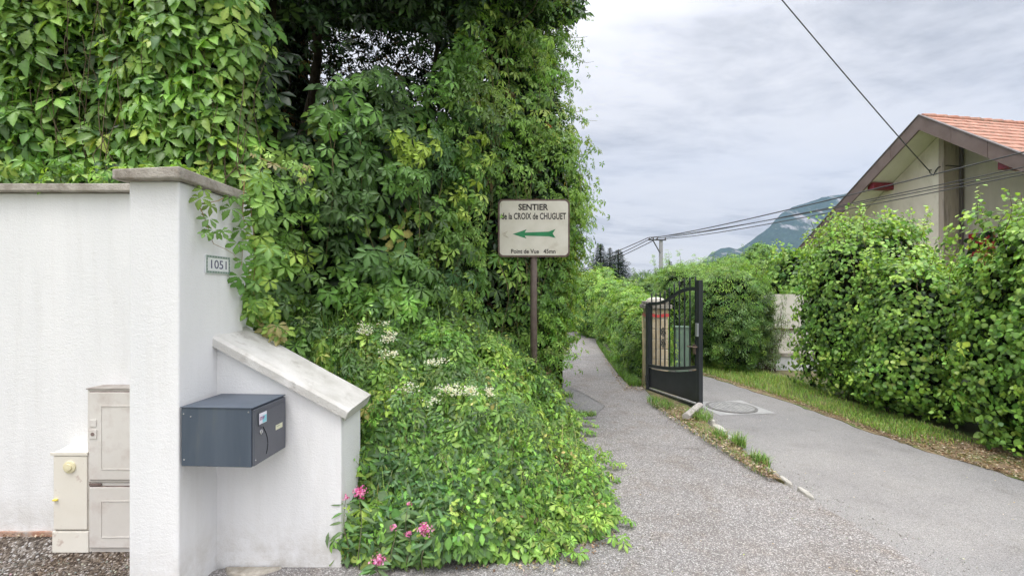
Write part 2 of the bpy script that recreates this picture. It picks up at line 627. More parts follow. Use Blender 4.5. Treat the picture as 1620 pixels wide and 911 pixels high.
M_SOIL = mat('soil', (0.10, 0.085, 0.05), (0.20, 0.18, 0.09), rough=1.0, scale=3, bump=0.6, bscale=30, c3=(0.07, 0.13, 0.03), s3=0.4, lo3=0.42, hi3=0.6)
M_CHIP = ground_mat('chip_seal', [(0.0, (0.23, 0.22, 0.215)), (0.35, (0.28, 0.27, 0.265)), (0.7, (0.39, 0.375, 0.367)), (0.90, (0.52, 0.505, 0.49)), (1.0, 0.70)], 165, 0.6,
                    patch=[(0.55, 0.42, 0.62, (0.86, 0.88, 0.90)), (1.9, 0.50, 0.72, (0.84, 0.80, 0.76)), (5.5, 0.55, 0.75, (0.88, 0.82, 0.76))])
M_TAR = ground_mat('driveway_asphalt', [(0.0, (0.29, 0.285, 0.28)), (0.4, (0.355, 0.35, 0.343)), (0.8, (0.40, 0.395, 0.387)), (1.0, (0.50, 0.49, 0.48))], 230, 0.35,
                   patch=[(0.45, 0.40, 0.62, (0.80, 0.815, 0.84)), (1.3, 0.5, 0.70, (0.86, 0.86, 0.87)), (4.0, 0.55, 0.75, (0.86, 0.85, 0.83)), (14.0, 0.60, 0.75, (0.82, 0.81, 0.79))])
M_TAR2 = ground_mat('old_asphalt', [(0.0, 0.20), (0.5, 0.30), (1.0, 0.44)], 150, 0.5, patch=[(1.3, 0.45, 0.65, (0.8, 0.8, 0.82))])
M_GRAVEL = ground_mat('gravel', [(0.0, (0.05, 0.04, 0.035)), (0.4, (0.14, 0.12, 0.10)), (0.8, (0.26, 0.235, 0.21)), (1.0, 0.5)], 95, 1.0, patch=[(2.0, 0.42, 0.6, (0.72, 0.62, 0.52))])
M_VERGE = mat('verge_soil', (0.17, 0.125, 0.08), (0.34, 0.25, 0.16), rough=1.0, scale=9, bump=0.8, bscale=45, c3=(0.12, 0.17, 0.05), s3=2.2, lo3=0.45, hi3=0.6)

tag(sheet('ground', [(-1900, -250), (1900, -250), (1900, 1900), (-1900, 1900)], -0.03, M_SOIL), kind='structure')

LB = [(2.25, -3), (2.16, 1.5), (2.12, 2.5), (2.10, 2.92), (2.04, 3.35), (2.10, 4.0), (2.14, 4.8), (2.20, 5.6), (2.3, 7.0), (2.9, 9), (3.2, 12)]
RB = [(4.6, -3), (4.3, 1.5), (4.08, 3.0), (3.96, 3.6), (3.86, 4.05), (3.78, 4.4), (3.74, 4.92), (3.70, 5.8), (3.5, 7.2), (3.34, 8.2), (3.5, 10), (3.9, 12)]
drv = sheet('driveway', LB + RB[::-1], 0.0, M_TAR, h=0.1)
tag(drv, kind='structure')


def smooth_line(pts, n=6, jitter=0.0):
    out = []
    for a, b in zip(pts[:-1], pts[1:]):
        for i in range(n):
            t = i / n
            out.append((a[0] + (b[0] - a[0]) * t + random.uniform(-jitter, jitter), a[1] + (b[1] - a[1]) * t))
    out.append(pts[-1])
    return out


pr = smooth_line([(2.26, -3), (2.17, 1.5), (2.13, 2.5), (2.10, 2.92), (2.03, 3.35), (1.98, 4.0), (1.92, 4.7), (1.96, 5.2), (2.0, 6.0), (2.06, 7.6), (2.35, 10), (2.65, 12.7), (2.9, 16), (2.4, 20), (0.5, 24)], 8, 0.022)
pl = [(-1.7, -3), (-1.7, 1.5), (-1.66, 2.1), (-1.52, 2.34), (-0.95, 2.5), (0.0, 2.6), (0.40, 2.9), (0.5, 4), (0.6, 6), (0.75, 8), (1.7, 13), (1.9, 15.5), (1.4, 18), (-0.3, 21)]
pth = sheet('path', pr + pl[::-1], 0.028, M_CHIP, h=0.12)
tag(pth, kind='structure')
# darker strip of old asphalt across the path beside the creeper
tag(sheet('asphalt_patch', [(0.3, 5.0), (0.95, 5.15), (1.16, 5.72), (1.0, 6.5), (0.72, 7.3), (0.3, 7.3)], 0.033, M_TAR2), kind='structure')
cr = MB()
for a, b, w in (((0.95, 5.15), (1.16, 5.72), 0.007), ((1.16, 5.72), (0.72, 7.3), 0.008), ((0.5, 5.05), (0.95, 5.15), 0.01)):
    l = wiggle((*a, 0.035), (*b, 0.035), 10, 0.02)
    for p, q in zip(l[:-1], l[1:]):
        d = (q - p).normalized()
        s_ = Vector((-d.y, d.x, 0)) * w / 2
        cr.add([(p - s_).to_tuple()[:2] + (0.0365,), (p + s_).to_tuple()[:2] + (0.0365,), (q + s_).to_tuple()[:2] + (0.0365,), (q - s_).to_tuple()[:2] + (0.0365,)], [(0, 1, 2, 3)])
tag(cr.build('path_crack', mat('crack', (0.15, 0.14, 0.13))), kind='structure')
# hairline cracks
def crack(name, pts, w, z):
    q = MB()
    for a, b in zip(pts[:-1], pts[1:]):
        l = wiggle((*a, z), (*b, z), 9, 0.025)
        for p_, r_ in zip(l[:-1], l[1:]):
            d = (r_ - p_).normalized(); s_ = Vector((-d.y, d.x, 0)) * w / 2 * random.uniform(0.5, 1.3)
            q.add([(p_.x - s_.x, p_.y - s_.y, z), (p_.x + s_.x, p_.y + s_.y, z), (r_.x + s_.x, r_.y + s_.y, z), (r_.x - s_.x, r_.y - s_.y, z)], [(0, 1, 2, 3)])
    tag(q.build(name, MATS['crack'] if 'crack' in MATS else mat('crack', (0.06, 0.055, 0.05))), kind='structure')


crack('path_crack', [(0.75, 4.0), (1.2, 4.25), (1.75, 4.15)], 0.006, 0.0325)
# forecourt in front of the white wall
fc = MB()
for (ya, za), (yb, zb2) in (((1.2, -0.018), (2.30, -0.02)), ((2.30, -0.02), (2.46, 0.0)), ((2.46, 0.0), (2.55, 0.055)), ((2.55, 0.055), (2.68, 0.095))):
    fc.add([(-7, ya, za), (-1.7, ya, za), (-1.7, yb, zb2), (-7, yb, zb2)], [(0, 1, 2, 3)])
tag(fc.build('forecourt_gravel', M_GRAVEL), kind='structure')
# verges
vg = MB()
ve = [(5.2, -3), (4.9, 1.5), (4.75, 3.0), (4.6, 3.9), (4.6, 5.0), (4.5, 6.2), (4.9, 8.8), (5.5, 12)]
for i in range(len(ve) - 1):
    a, b = RB[min(i + (i > 3) * 2, len(RB) - 2)], RB[min(i + 1 + (i + 1 > 3) * 2, len(RB) - 1)]
m_ = MB()
rb_s = smooth_line(RB, 8, 0.03)
m_.prism([(x - 0.03, y, -0.09) for x, y in rb_s] + [(x, y, -0.09) for x, y in ve[::-1]], (0, 0, 0.098))
tag(m_.build('verge_right', M_VERGE), kind='structure')
isl = smooth_line([(2.02, 3.4), (2.06, 4.0), (2.10, 4.8), (2.20, 5.6), (2.33, 7.0), (2.5, 8)], 6, 0.02)
isr = smooth_line([(2.02, 3.4), (1.98, 3.9), (1.90, 4.7), (1.84, 5.4), (1.92, 6.2), (1.98, 8)], 6, 0.03)
m_ = MB()
m_.prism([(x, y, -0.05) for x, y in isl] + [(x, y, -0.05) for x, y in isr[::-1]][:-1], (0, 0, 0.09))
tag(m_.build('verge_island', M_VERGE), kind='structure')

# kerb stones, whitish, along the left border of the driveway
KERB = mat('kerb_stone', (0.38, 0.36, 0.32), (0.58, 0.56, 0.52), rough=0.95, scale=12, bump=0.8, bscale=60, c3=(0.3, 0.27, 0.22), s3=9, lo3=0.52, hi3=0.66)
ks = [((2.20, 5.12), 0.34, 0.12), ((2.17, 4.76), 0.30, 0.11), ((2.12, 4.46), 0.24, 0.09), ((2.05, 3.62), 0.13, 0.05), ((2.06, 3.42), 0.18, 0.05), ((2.075, 3.22), 0.19, 0.05)]
klab = ['pale kerb stone at the foot of the open gate leaf', 'pale kerb stone second from the gate beside grass', 'pale kerb stone third from the gate, before the dry litter',
        'small kerb stone after the green tuft on the driveway edge', 'thin kerb stone nearer the camera along the driveway edge', 'last and nearest thin kerb stone on the driveway edge']
for (c, L, w), lb in zip(ks, klab):
    b = MB()
    n = 7
    pts_b, pts_t = [], []
    for i in range(n):
        t = 2 * math.pi * i / n
        rx, ry = w / 2 * random.uniform(0.8, 1.15), L / 2 * random.uniform(0.85, 1.08)
        pts_b.append((math.cos(t) * rx, math.sin(t) * ry, -0.04))
        pts_t.append((math.cos(t) * rx * 0.8, math.sin(t) * ry * 0.9, 0.05 + random.uniform(-0.008, 0.01)))
    b.add(pts_b + pts_t, [tuple(range(n))[::-1], tuple(range(n, 2 * n))] + [(i, (i + 1) % n, n + (i + 1) % n, n + i) for i in range(n)])
    o = b.build('kerb_stone', KERB, bevel=0.01)
    o.location = (c[0], c[1], 0.02)
    o.scale = (1.0, 1.15, 0.6)
    o.rotation_euler = (0, 0, random.uniform(-0.1, 0.1))
    tag(o, lb, 'kerb stone', 'kerb stones along the driveway edge')

# manhole cover
mh = empty('manhole_cover', (2.77, 5.75, 0.0), R(8))
tag(mh, 'round cast iron manhole cover in a pale square set in the driveway', 'manhole cover')
b = MB()
b.add([(-0.36, -0.33, 0.004), (0.36, -0.33, 0.004), (0.36, 0.33, 0.004), (-0.36, 0.33, 0.004)], [(0, 1, 2, 3)])
b.build('surround', mat('manhole_concrete', (0.30, 0.30, 0.30), (0.39, 0.39, 0.385), scale=6, bump=0.4), mh)
b = MB()
b.lathe((0, 0, 0.005), [(0.30, 0), (0.30, 0.006), (0.275, 0.006), (0.27, 0.004)], seg=40)
b.build('frame', mat('cast_iron', (0.12, 0.12, 0.12), (0.22, 0.21, 0.2), rough=0.7, scale=30, bump=0.4), mh)
b = MB()
b.lathe((0, 0, 0.011), [(0.262, 0), (0.26, 0.003)], seg=40)
for k in range(-4, 5):
    h = math.sqrt(0.24 ** 2 - (k * 0.05) ** 2)
    b.box(k * 0.05 - 0.009, k * 0.05 + 0.009, -h, h, 0.013, 0.0175)
b.build('lid', mat('cast_iron_lid', (0.22, 0.22, 0.22), (0.34, 0.34, 0.33), rough=0.7, scale=20, bump=0.4), mh)

# ------------------------------------------------------------------ white walls, pillar
bw = empty('boundary_wall', (-3.0, 2.75, 0.02))
tag(bw, 'long white rendered garden wall left of the tall pillar', 'wall')
b = MB(); b.box(-4.0, 1.35, -0.15, 0.15, -0.02, 1.995)
b.build('wall_body', PLASTER, bw)
b = MB()
for i in range(5):
    x0, x1 = -4.0 + i * 1.0 + 0.0015, -4.0 + (i + 1) * 1.0 - 0.0015
    if i == 4: x1 = 1.16
    z = 2.0 + random.uniform(-0.002, 0.004)
    b.box(x0, x1, -0.2, 0.2, z, z + 0.043)
b.build('coping', COPING, bw, bevel=0.006)
b = MB(); b.box(-4.0, 0.6, -0.165, -0.151, 0.03, 0.072)
b.build('brick_footing', mat('footing', (0.35, 0.17, 0.11), (0.5, 0.3, 0.2), scale=12, bump=0.6, c3=(0.4, 0.36, 0.33), s3=6), bw)

gp = empty('gate_pillar', (-1.645, 2.34, 0))
tag(gp, 'tall white rendered pillar with stone coping carrying the house number', 'pillar')
b = MB(); b.box(-0.115, 0.115, -0.25, 0.25, -0.05, 1.962)
b.build('shaft', PLASTER, gp, bevel=0.008)
b = MB()
x0, x1, y0, y1 = -0.150, 0.152, -0.30, 0.325
b.hexa([(x0, y0, 1.958), (x1, y0, 1.964), (x1, y1, 1.966), (x0, y1, 1.96), (x0, y0, 2.005), (x1, y0, 2.018), (x1, y1, 2.015), (x0, y1, 2.005)])
t0 = [(x0 + 0.01, y0 + 0.01, 2.004), (x1 - 0.01, y0 + 0.01, 2.016), (x1 - 0.01, y1 - 0.01, 2.014), (x0 + 0.01, y1 - 0.01, 2.004), (-0.03, -0.12, 2.036), (0.01, -0.12, 2.036), (0.01, 0.15, 2.036), (-0.03, 0.15, 2.036)]
b.hexa(t0)
b.build('coping', COPING, gp, bevel=0.007)

lw = empty('sloping_wall', (-1.2, 2.51, 0))
tag(lw, 'low white retaining wall under a sloping concrete coping', 'wall')
b = MB()
b.prism([(-0.345, -0.15, -0.06), (0.315, -0.15, -0.06), (0.315, -0.15, 0.855), (-0.345, -0.15, 1.205)], (0, 0.30, 0))
b.build('wall_body', PLASTER, lw, bevel=0.006)
b = MB()
# coping slab with the chamfered, slightly hollow end
sl = (0.872 - 1.243) / 0.68
prof = [(-0.185, 0.0), (-0.185, 0.045), (-0.165, 0.058), (0.165, 0.062), (0.185, 0.045), (0.185, 0.0)]
xs = [-0.36, -0.1, 0.2, 0.345, 0.372]
vs, fs = [], []
for i, x in enumerate(xs):
    for y, z in prof:
        zz = 1.19 + sl * (x + 0.36) + z
        xx = x
        if i == len(xs) - 1:
            xx = x - (0.018 if z < 0.03 else 0.0) - (0.012 if abs(y) > 0.17 else 0)
        vs.append((xx, y, zz))
n = len(prof)
for i in range(len(xs) - 1):
    for k in range(n):
        fs.append((i * n + k, (i + 1) * n + k, (i + 1) * n + (k + 1) % n, i * n + (k + 1) % n))
fs += [tuple(range(n)), tuple(((len(xs) - 1) * n + k) for k in range(n))[::-1]]
b.add(vs, fs)
b.build('coping', COPING2, lw, bevel=0.005)

# concrete scrap at the foot of the low wall
b = MB()
pts = [(-0.16, 0.0), (-0.1, -0.07), (0.0, -0.10), (0.12, -0.08), (0.2, -0.03), (0.22, 0.0)]
b.prism([(x, y, 0.0) for x, y in pts], (0, 0, 0.045))
o = b.build('mortar_lump', mat('mortar', (0.3, 0.27, 0.22), (0.5, 0.46, 0.4), scale=14, bump=1.0, bscale=60), bevel=0.015)
o.location = (-1.36, 2.355, 0.0)
o.scale = (0.8, 0.8, 0.9)
tag(o, 'rough grey mortar lump on the gravel under the mailbox', 'mortar lump')

# ------------------------------------------------------------------ text helper
def text_mesh(name, s, m, parent, x0, x1, z0, z1, y, depth=0.0012, bold=0.0, face='front', shear=0.0):
    """flat lettering facing -Y (front) scaled to the box x0..x1, z0..z1, or facing +X when face == 'side' (x runs along Y)"""
    cu = bpy.data.curves.new(name, 'FONT')
    cu.body = s
    cu.extrude = 0.01
    cu.offset = bold
    cu.shear = shear
    cu.resolution_u = 3
    to = bpy.data.objects.new(name + '_tmp', cu)
    COL.objects.link(to)
    bpy.context.view_layer.update()
    dg = bpy.context.evaluated_depsgraph_get()
    me = bpy.data.meshes.new_from_object(to.evaluated_get(dg))
    bpy.data.objects.remove(to)
    bpy.data.curves.remove(cu)
    n = len(me.vertices)
    co = np.empty(n * 3)
    me.vertices.foreach_get('co', co)
    co = co.reshape(-1, 3)
    mn, mx = co.min(0), co.max(0)
    u = (co[:, 0] - mn[0]) / (mx[0] - mn[0])
    w = (co[:, 1] - mn[1]) / (mx[1] - mn[1])
    t = (co[:, 2] - mn[2]) / (mx[2] - mn[2])
    out = np.empty_like(co)
    if face == 'front':
        out[:, 0] = x0 + u * (x1 - x0)
        out[:, 1] = y - t * depth
        out[:, 2] = z0 + w * (z1 - z0)
    else:
        out[:, 0] = y + t * depth
        out[:, 1] = x0 + u * (x1 - x0)
        out[:, 2] = z0 + w * (z1 - z0)
    me.vertices.foreach_set('co', out.ravel())
    me.materials.clear()
    me.materials.append(m)
    me.update()
    me.name = name
    o = bpy.data.objects.new(name, me)
    COL.objects.link(o)
    o.parent = parent
    return o


def rrect(w, h, r, n=5):
    pts = []
    for cx_, cz_, a0 in ((w / 2 - r, h / 2 - r, 0), (-w / 2 + r, h / 2 - r, 90), (-w / 2 + r, -h / 2 + r, 180), (w / 2 - r, -h / 2 + r, 270)):
        for i in range(n + 1):
            a = R(a0 + 90 * i / n)
            pts.append((cx_ + r * math.cos(a), cz_ + r * math.sin(a)))
    return pts


# ------------------------------------------------------------------ house number plate
hn = empty('house_number_plate', (-1.530, 2.361, 1.594))
tag(hn, 'small white enamel number plate 1051 with leafy green border', 'number plate')
W_, H_ = 0.195, 0.094
M_ENAMEL = mat('enamel', (0.70, 0.72, 0.74), (0.78, 0.8, 0.8), rough=0.3, scale=20)
b = MB(); b.prism([(0.001, x, z) for x, z in rrect(W_, H_, 0.006, 3)], (0.006, 0, 0))
b.build('plate', M_ENAMEL, hn)
bo = MB()
gr = MB()
for sx_, sy_ in ((1, 0), (-1, 0), (0, 1), (0, -1)):
    if sx_: bo.box(0.0072, 0.0078, sx_ * (W_ / 2 - 0.008) - 0.006, sx_ * (W_ / 2 - 0.008) + 0.006, -H_ / 2 + 0.002, H_ / 2 - 0.002)
    else: bo.box(0.0072, 0.0078, -W_ / 2 + 0.0145, W_ / 2 - 0.0145, sy_ * (H_ / 2 - 0.008) - 0.006, sy_ * (H_ / 2 - 0.008) + 0.006)
bo.build('border', mat('plate_border', (0.30, 0.36, 0.33), (0.42, 0.47, 0.44), rough=0.4, scale=60), hn)
for i in range(9):
    for sy_ in (1, -1):
        x = -W_ / 2 + 0.014 + i * 0.021
        gr.add([(0.0085, x - 0.007, sy_ * (H_ / 2 - 0.008)), (0.0085, x, sy_ * (H_ / 2 - 0.008) - 0.004), (0.0085, x + 0.007, sy_ * (H_ / 2 - 0.008) + 0.001), (0.0085, x, sy_ * (H_ / 2 - 0.008) + 0.004)], [(0, 1, 2, 3)])
for i in range(4):
    for sx_ in (1, -1):
        z = -H_ / 2 + 0.02 + i * 0.018
        gr.add([(0.0086, sx_ * (W_ / 2 - 0.008) - 0.004, z), (0.0086, sx_ * (W_ / 2 - 0.008), z - 0.007), (0.0086, sx_ * (W_ / 2 - 0.008) + 0.004, z), (0.0086, sx_ * (W_ / 2 - 0.008), z + 0.007)], [(0, 1, 2, 3)])
gr.build('leaf_pattern', mat('plate_green', (0.08, 0.17, 0.11), (0.14, 0.24, 0.2), rough=0.4, scale=90), hn)
text_mesh('digits', '1051', mat('plate_ink', (0.09, 0.09, 0.16)), hn, -0.058, 0.066, -0.021, 0.023, 0.0072, 0.001, face='side')

# ------------------------------------------------------------------ mailbox
ANTH = mat('anthracite_paint', (0.058, 0.076, 0.105), (0.082, 0.102, 0.135), rough=0.42, scale=3, bump=0.04, bscale=200,
           c3=(0.10, 0.115, 0.13), s3=7, lo3=0.55, hi3=0.8, stretch=(3, 3, 0.35), spec=0.5)
ANTH2 = mat('anthracite_door', (0.082, 0.088, 0.108), (0.10, 0.107, 0.13), rough=0.38, scale=4, spec=0.5)
mbx = empty('mailbox', (-1.518, 2.088, 0.655), R(-3.0))
mbx.scale = (1.03, 1.03, 1.0)
tag(mbx, 'dark grey metal mailbox fixed in the corner of the white pillar', 'mailbox')
b = MB(); b.box(0.0, 0.322, 0.0, 0.262, 0.0, 0.268)
b.build('body', ANTH, mbx, bevel=0.003)
b = MB(); b.box(-0.002, 0.330, -0.004, 0.264, 0.2685, 0.273)
b.build('lid', ANTH, mbx, bevel=0.0015)
door = MB(); door.box(0.3235, 0.334, 0.004, 0.258, 0.004, 0.262)
door = door.build('door', ANTH2, mbx, bevel=0.003)
b = MB(); b.prism([(0.335, 0.03, 0.24), (0.335, 0.245, 0.24), (0.335, 0.245, 0.178), (0.335, 0.13, 0.168), (0.335, 0.06, 0.166), (0.335, 0.03, 0.18)], (0.0035, 0, 0))
b.build('slot_flap', ANTH2, door, bevel=0.0012)
b = MB()
arc = [(0.3352, 0.068 + 0.036 * math.sin(t), 0.165 - 0.135 * t / 2.4) for t in np.linspace(0.0, 2.4, 14)]
b.tube(arc, 0.0016, seg=6)
b.build('pressed_groove', mat('groove', (0.02, 0.022, 0.026)), door)
b = MB(); b.lathe((0.335, 0.048, 0.148), [(0.0105, 0), (0.0105, 0.004), (0.008, 0.0055)], axis=(1, 0, 0), seg=20)
lk = b.build('lock', mat('chrome', (0.7, 0.7, 0.7), rough=0.25, metal=0.9), door)
b = MB(); b.box(0.3408, 0.3414, 0.0468, 0.0492, 0.141, 0.155)
b.build('keyhole', mat('black', (0.01, 0.01, 0.01)), lk)
b = MB(); b.box(0.3345, 0.3352, 0.168, 0.226, 0.118, 0.142)
b.build('name_label', mat('label_paper', (0.62, 0.62, 0.42), (0.7, 0.7, 0.55), scale=60), door)
b = MB()
b.box(0.3355, 0.3358, 0.174, 0.206, 0.133, 0.136)
b.build('faded_print', mat('faded_ink', (0.35, 0.35, 0.28)), door)
st = MB(); st.box(0.3388, 0.3396, 0.032, 0.088, 0.186, 0.236)
st = st.build('sticker', mat('sticker_white', (0.75, 0.74, 0.82)), door)
b = MB(); b.box(0.3398, 0.3401, 0.056, 0.086, 0.188, 0.222)
b.build('sticker_blue', mat('sticker_blue', (0.25, 0.6, 0.68)), st)
text_mesh('sticker_text', 'STOP', mat('sticker_ink', (0.35, 0.05, 0.25)), st, 0.036, 0.070, 0.204, 0.219, 0.3403, 0.0004, face='side', bold=0.02)
sc_m = mat('screw', (0.5, 0.5, 0.5), rough=0.4, metal=0.8)
for x, z in ((0.012, 0.24), (0.014, 0.03), (0.31, 0.252), (0.045, 0.228)):
    b = MB(); b.lathe((x, -0.001, z), [(0.0035, 0), (0.0022, 0.0022)], axis=(0, -1, 0), seg=10)
    b.build('screw', sc_m, mbx)
b = MB(); b.lathe((0.335, 0.012, 0.03), [(0.0035, 0), (0.0022, 0.0022)], axis=(1, 0, 0), seg=10)
b.build('screw', sc_m, mbx)

# ------------------------------------------------------------------ meter cabinets
CAB = mat('cabinet_plastic', (0.60, 0.57, 0.53), (0.70, 0.675, 0.64), rough=0.6, scale=3, bump=0.05, c3=(0.48, 0.42, 0.38), s3=6, lo3=0.5, hi3=0.72)
CABY = mat('gas_cabinet_plastic', (0.72, 0.68, 0.60), (0.78, 0.75, 0.68), rough=0.55, scale=3, c3=(0.55, 0.46, 0.40), s3=18, lo3=0.62, hi3=0.7)
SEAM = mat('seam_dark', (0.12, 0.085, 0.075), (0.25, 0.19, 0.17), scale=30)
ec = empty('electricity_cabinet', (-2.122, 2.64, -0.062))
ec.scale = (1.092,) * 3
tag(ec, 'tall beige two-door electricity meter cabinet tucked behind the white pillar', 'meter cabinet')
b = MB(); b.box(-0.190, 0.188, -0.125, 0.13, 0.0, 0.425); b.box(-0.193, 0.188, -0.128, 0.13, 0.432, 0.90); b.box(-0.186, 0.186, -0.118, 0.13, 0.42, 0.435)
b.build('housing', CAB, ec, bevel=0.004)
b = MB(); b.box(-0.195, 0.188, -0.134, 0.13, 0.90, 0.905)
b.build('rain_cover', mat('cover_grey', (0.25, 0.22, 0.2), (0.4, 0.37, 0.34), scale=12), ec)


def cab_door(z0, z1, name):
    y = -0.129
    s_ = MB(); s_.box(-0.178, 0.182, y - 0.003, y, z0, z1)
    s_.build('door_seal', SEAM, ec)
    d_ = MB(); d_.box(-0.174, 0.182, y - 0.010, y - 0.0035, z0 + 0.004, z1 - 0.004)
    d_ = d_.build(name, CAB, ec, bevel=0.002)
    # raised inner panel
    i_ = MB()
    xa, xb, za, zb = -0.115, 0.182, z0 + 0.055, z1 - 0.07
    w = 0.004
    i_.box(xa, xb, y - 0.0125, y - 0.0105, za, za + w); i_.box(xa, xb, y - 0.0125, y - 0.0105, zb - w, zb); i_.box(xa, xa + w, y - 0.0125, y - 0.0105, za + w, zb - w)
    i_.build('moulding', CAB, d_)
    return d_


du = cab_door(0.445, 0.89, 'upper_door')
dl = cab_door(0.105, 0.415, 'lower_door')
b = MB(); b.box(-0.172, -0.134, -0.143, -0.1395, 0.655, 0.70); b.box(-0.170, -0.136, -0.1425, -0.1395, 0.715, 0.75)
lk2 = b.build('lock_plate', CAB, du, bevel=0.001)
b = MB(); b.lathe((-0.153, -0.143, 0.678), [(0.009, 0), (0.009, 0.002)], axis=(0, -1, 0), seg=16)
b.build('keyhole', SEAM, lk2)
b = MB(); b.lathe((-0.155, -0.1285, 0.055), [(0.013, 0), (0.011, 0.002)], axis=(0, -1, 0), seg=14)
b.build('plug', SEAM, ec)
b = MB(); b.box(-0.178, -0.12, -0.136, -0.129, 0.419, 0.428)
b.build('hinge', SEAM, ec)

gc = empty('gas_cabinet', (-2.398, 2.596, 0.024))
gc.scale = (1.064,) * 3
tag(gc, 'low cream gas meter cabinet with round vent and yellow latch', 'meter cabinet')
b = MB(); b.hexa([(-0.115, -0.09, 0.115), (0.068, -0.09, 0.115), (0.068, 0.108, 0.115), (-0.115, 0.108, 0.115), (-0.115, -0.09, 0.515), (0.068, -0.09, 0.515), (0.068, 0.108, 0.55), (-0.115, 0.108, 0.55)])
b.build('housing', CABY, gc, bevel=0.004)
b = MB(); b.box(-0.118, 0.07, -0.094, 0.108, 0.0, 0.111)
b.build('plinth', CABY, gc, bevel=0.004)
b = MB(); b.box(-0.121, 0.0695, -0.100, -0.0905, 0.503, 0.52)
b.build('lid_lip', CABY, gc, bevel=0.002)
b = MB(); b.box(-0.108, 0.065, -0.0965, -0.0905, 0.122, 0.498)
gd = b.build('door', CABY, gc, bevel=0.003)
b = MB(); b.lathe((-0.022, -0.0965, 0.445), [(0.031, 0), (0.031, 0.006), (0.024, 0.008), (0.018, 0.008), (0.017, 0.014), (0.004, 0.015)], axis=(0, -1, 0), seg=24)
b.build('vent_cap', mat('vent_cream', (0.72, 0.66, 0.44)), gd, smooth=False)
b = MB(); b.box(-0.104, -0.082, -0.108, -0.0965, 0.272, 0.281)
b.build('latch', mat('latch_yellow', (0.75, 0.62, 0.12)), gd, bevel=0.002)

# ------------------------------------------------------------------ direction sign
SX, SY = 0.225, 4.7
ds = empty('direction_sign', (SX, SY, 0))
tag(ds, 'cream footpath sign with green arrow on a brown post before the creeper', 'sign')
b = MB(); b.lathe((0, 0.03, 0.0), [(0.036, 0), (0.036, 2.36), (0.03, 2.365)], seg=20)
b.build('post', mat('brown_post', (0.115, 0.085, 0.075), (0.17, 0.13, 0.115), rough=0.5, scale=12, c3=(0.22, 0.16, 0.12), s3=8, lo3=0.6, hi3=0.75), ds, smooth=True)
w, h = 0.738, 0.594
zc_ = (2.41 + 1.815) / 2
b = MB(); b.prism([(x, -0.022, zc_ + z) for x, z in rrect(w, h, 0.05, 6)], (0, 0.014, 0))
pf = b.build('edge_frame', mat('sign_brown', (0.10, 0.065, 0.055), (0.16, 0.11, 0.09), rough=0.5, scale=20), ds)
M_SIGN = mat('sign_cream', (0.60, 0.57, 0.49), (0.70, 0.67, 0.60), rough=0.45, scale=5, c3=(0.42, 0.36, 0.28), s3=6.5, lo3=0.60, hi3=0.85)
b = MB(); b.prism([(x, -0.0255, zc_ + z) for x, z in rrect(w - 0.036, h - 0.036, 0.04, 6)], (0, 0.0035, 0))
b.build('panel', M_SIGN, ds)
INK = mat('sign_ink', (0.035, 0.03, 0.03))
s2 = SY / F


def sgn(px): return (px - 810) * s2 - SX
def sgz(py): return 1.45 + (463 - py) * s2


text_mesh('title_lettering', 'SENTIER', INK, ds, sgn(820), sgn(867), sgz(333.5), sgz(323.5), -0.0256, bold=0.03)
text_mesh('route_lettering', 'de la CROIX de CHUGUET', INK, ds, sgn(793.5), sgn(895), sgz(348), sgz(337.5), -0.0256, bold=0.022)
text_mesh('distance_lettering', 'Point de Vue   45mn', INK, ds, sgn(808.5), sgn(878.5), sgz(401.5), sgz(394.5), -0.0256, bold=0.022)
arr = [(811, 371), (833, 363.5), (830, 368.5), (868, 367), (878.5, 363), (874, 370), (878.5, 377), (868, 374.5), (830, 373.5), (833, 378)]
b = MB(); b.prism([(sgn(x), -0.0268, sgz(y)) for x, y in arr], (0, 0.0012, 0))
b.build('arrow', mat('arrow_green', (0.012, 0.19, 0.07), (0.02, 0.23, 0.09), rough=0.4, scale=10), ds)
for z in (zc_ + 0.17, zc_ - 0.17):
    b = MB(); b.box(-0.06, 0.06, -0.008, 0.07, z - 0.015, z + 0.015)
    b.build('clamp', mat('galvanised', (0.4, 0.4, 0.4), (0.5, 0.5, 0.5), metal=0.7, rough=0.5), ds)
# scratch on the panel, left of the arrow
b = MB()
for k in range(3):
    b.tube([(sgn(800 + k * 2 + 4 * math.cos(t)), -0.0258, sgz(371.5 + (3 + k) * math.sin(t))) for t in np.linspace(1.2, 4.6, 8)], 0.0012, seg=4)
b.build('scratch', mat('scratch', (0.35, 0.27, 0.18)), ds)

# ------------------------------------------------------------------ gate leaf and stone pier
GM = mat('gate_paint', (0.022, 0.026, 0.03), (0.032, 0.037, 0.042), rough=0.38, scale=6, spec=0.5)
HX, HY = 1.985, 6.62
LX, LY = 2.275, 5.52
Lg = math.hypot(LX - HX, LY - HY)
gt = empty('metal_gate', (HX, HY, 0), math.atan2(LY - HY, LX - HX))
tag(gt, 'open black metal gate leaf with wavy top rail beside the driveway', 'gate')
# local x runs from hinge (0) to latch (Lg)


def zt(t): return 1.29 + 0.21 / (1 + math.exp(-9 * (t - 0.52))) + 0.035 * math.sin(math.pi * t) * (t - 0.4)
def zb(t): return 0.035 + 0.02 * t
def zp(t): return 0.40 + 0.13 * t ** 2.2 + 0.03 * t


b = MB(); b.box(-0.03, 0.03, -0.03, 0.03, 0.02, 1.30)
b.build('hinge_stile', GM, gt, bevel=0.004)
b = MB(); b.box(Lg - 0.028, Lg + 0.028, -0.028, 0.028, 0.03, 1.60)
b.build('latch_stile', GM, gt, bevel=0.004)


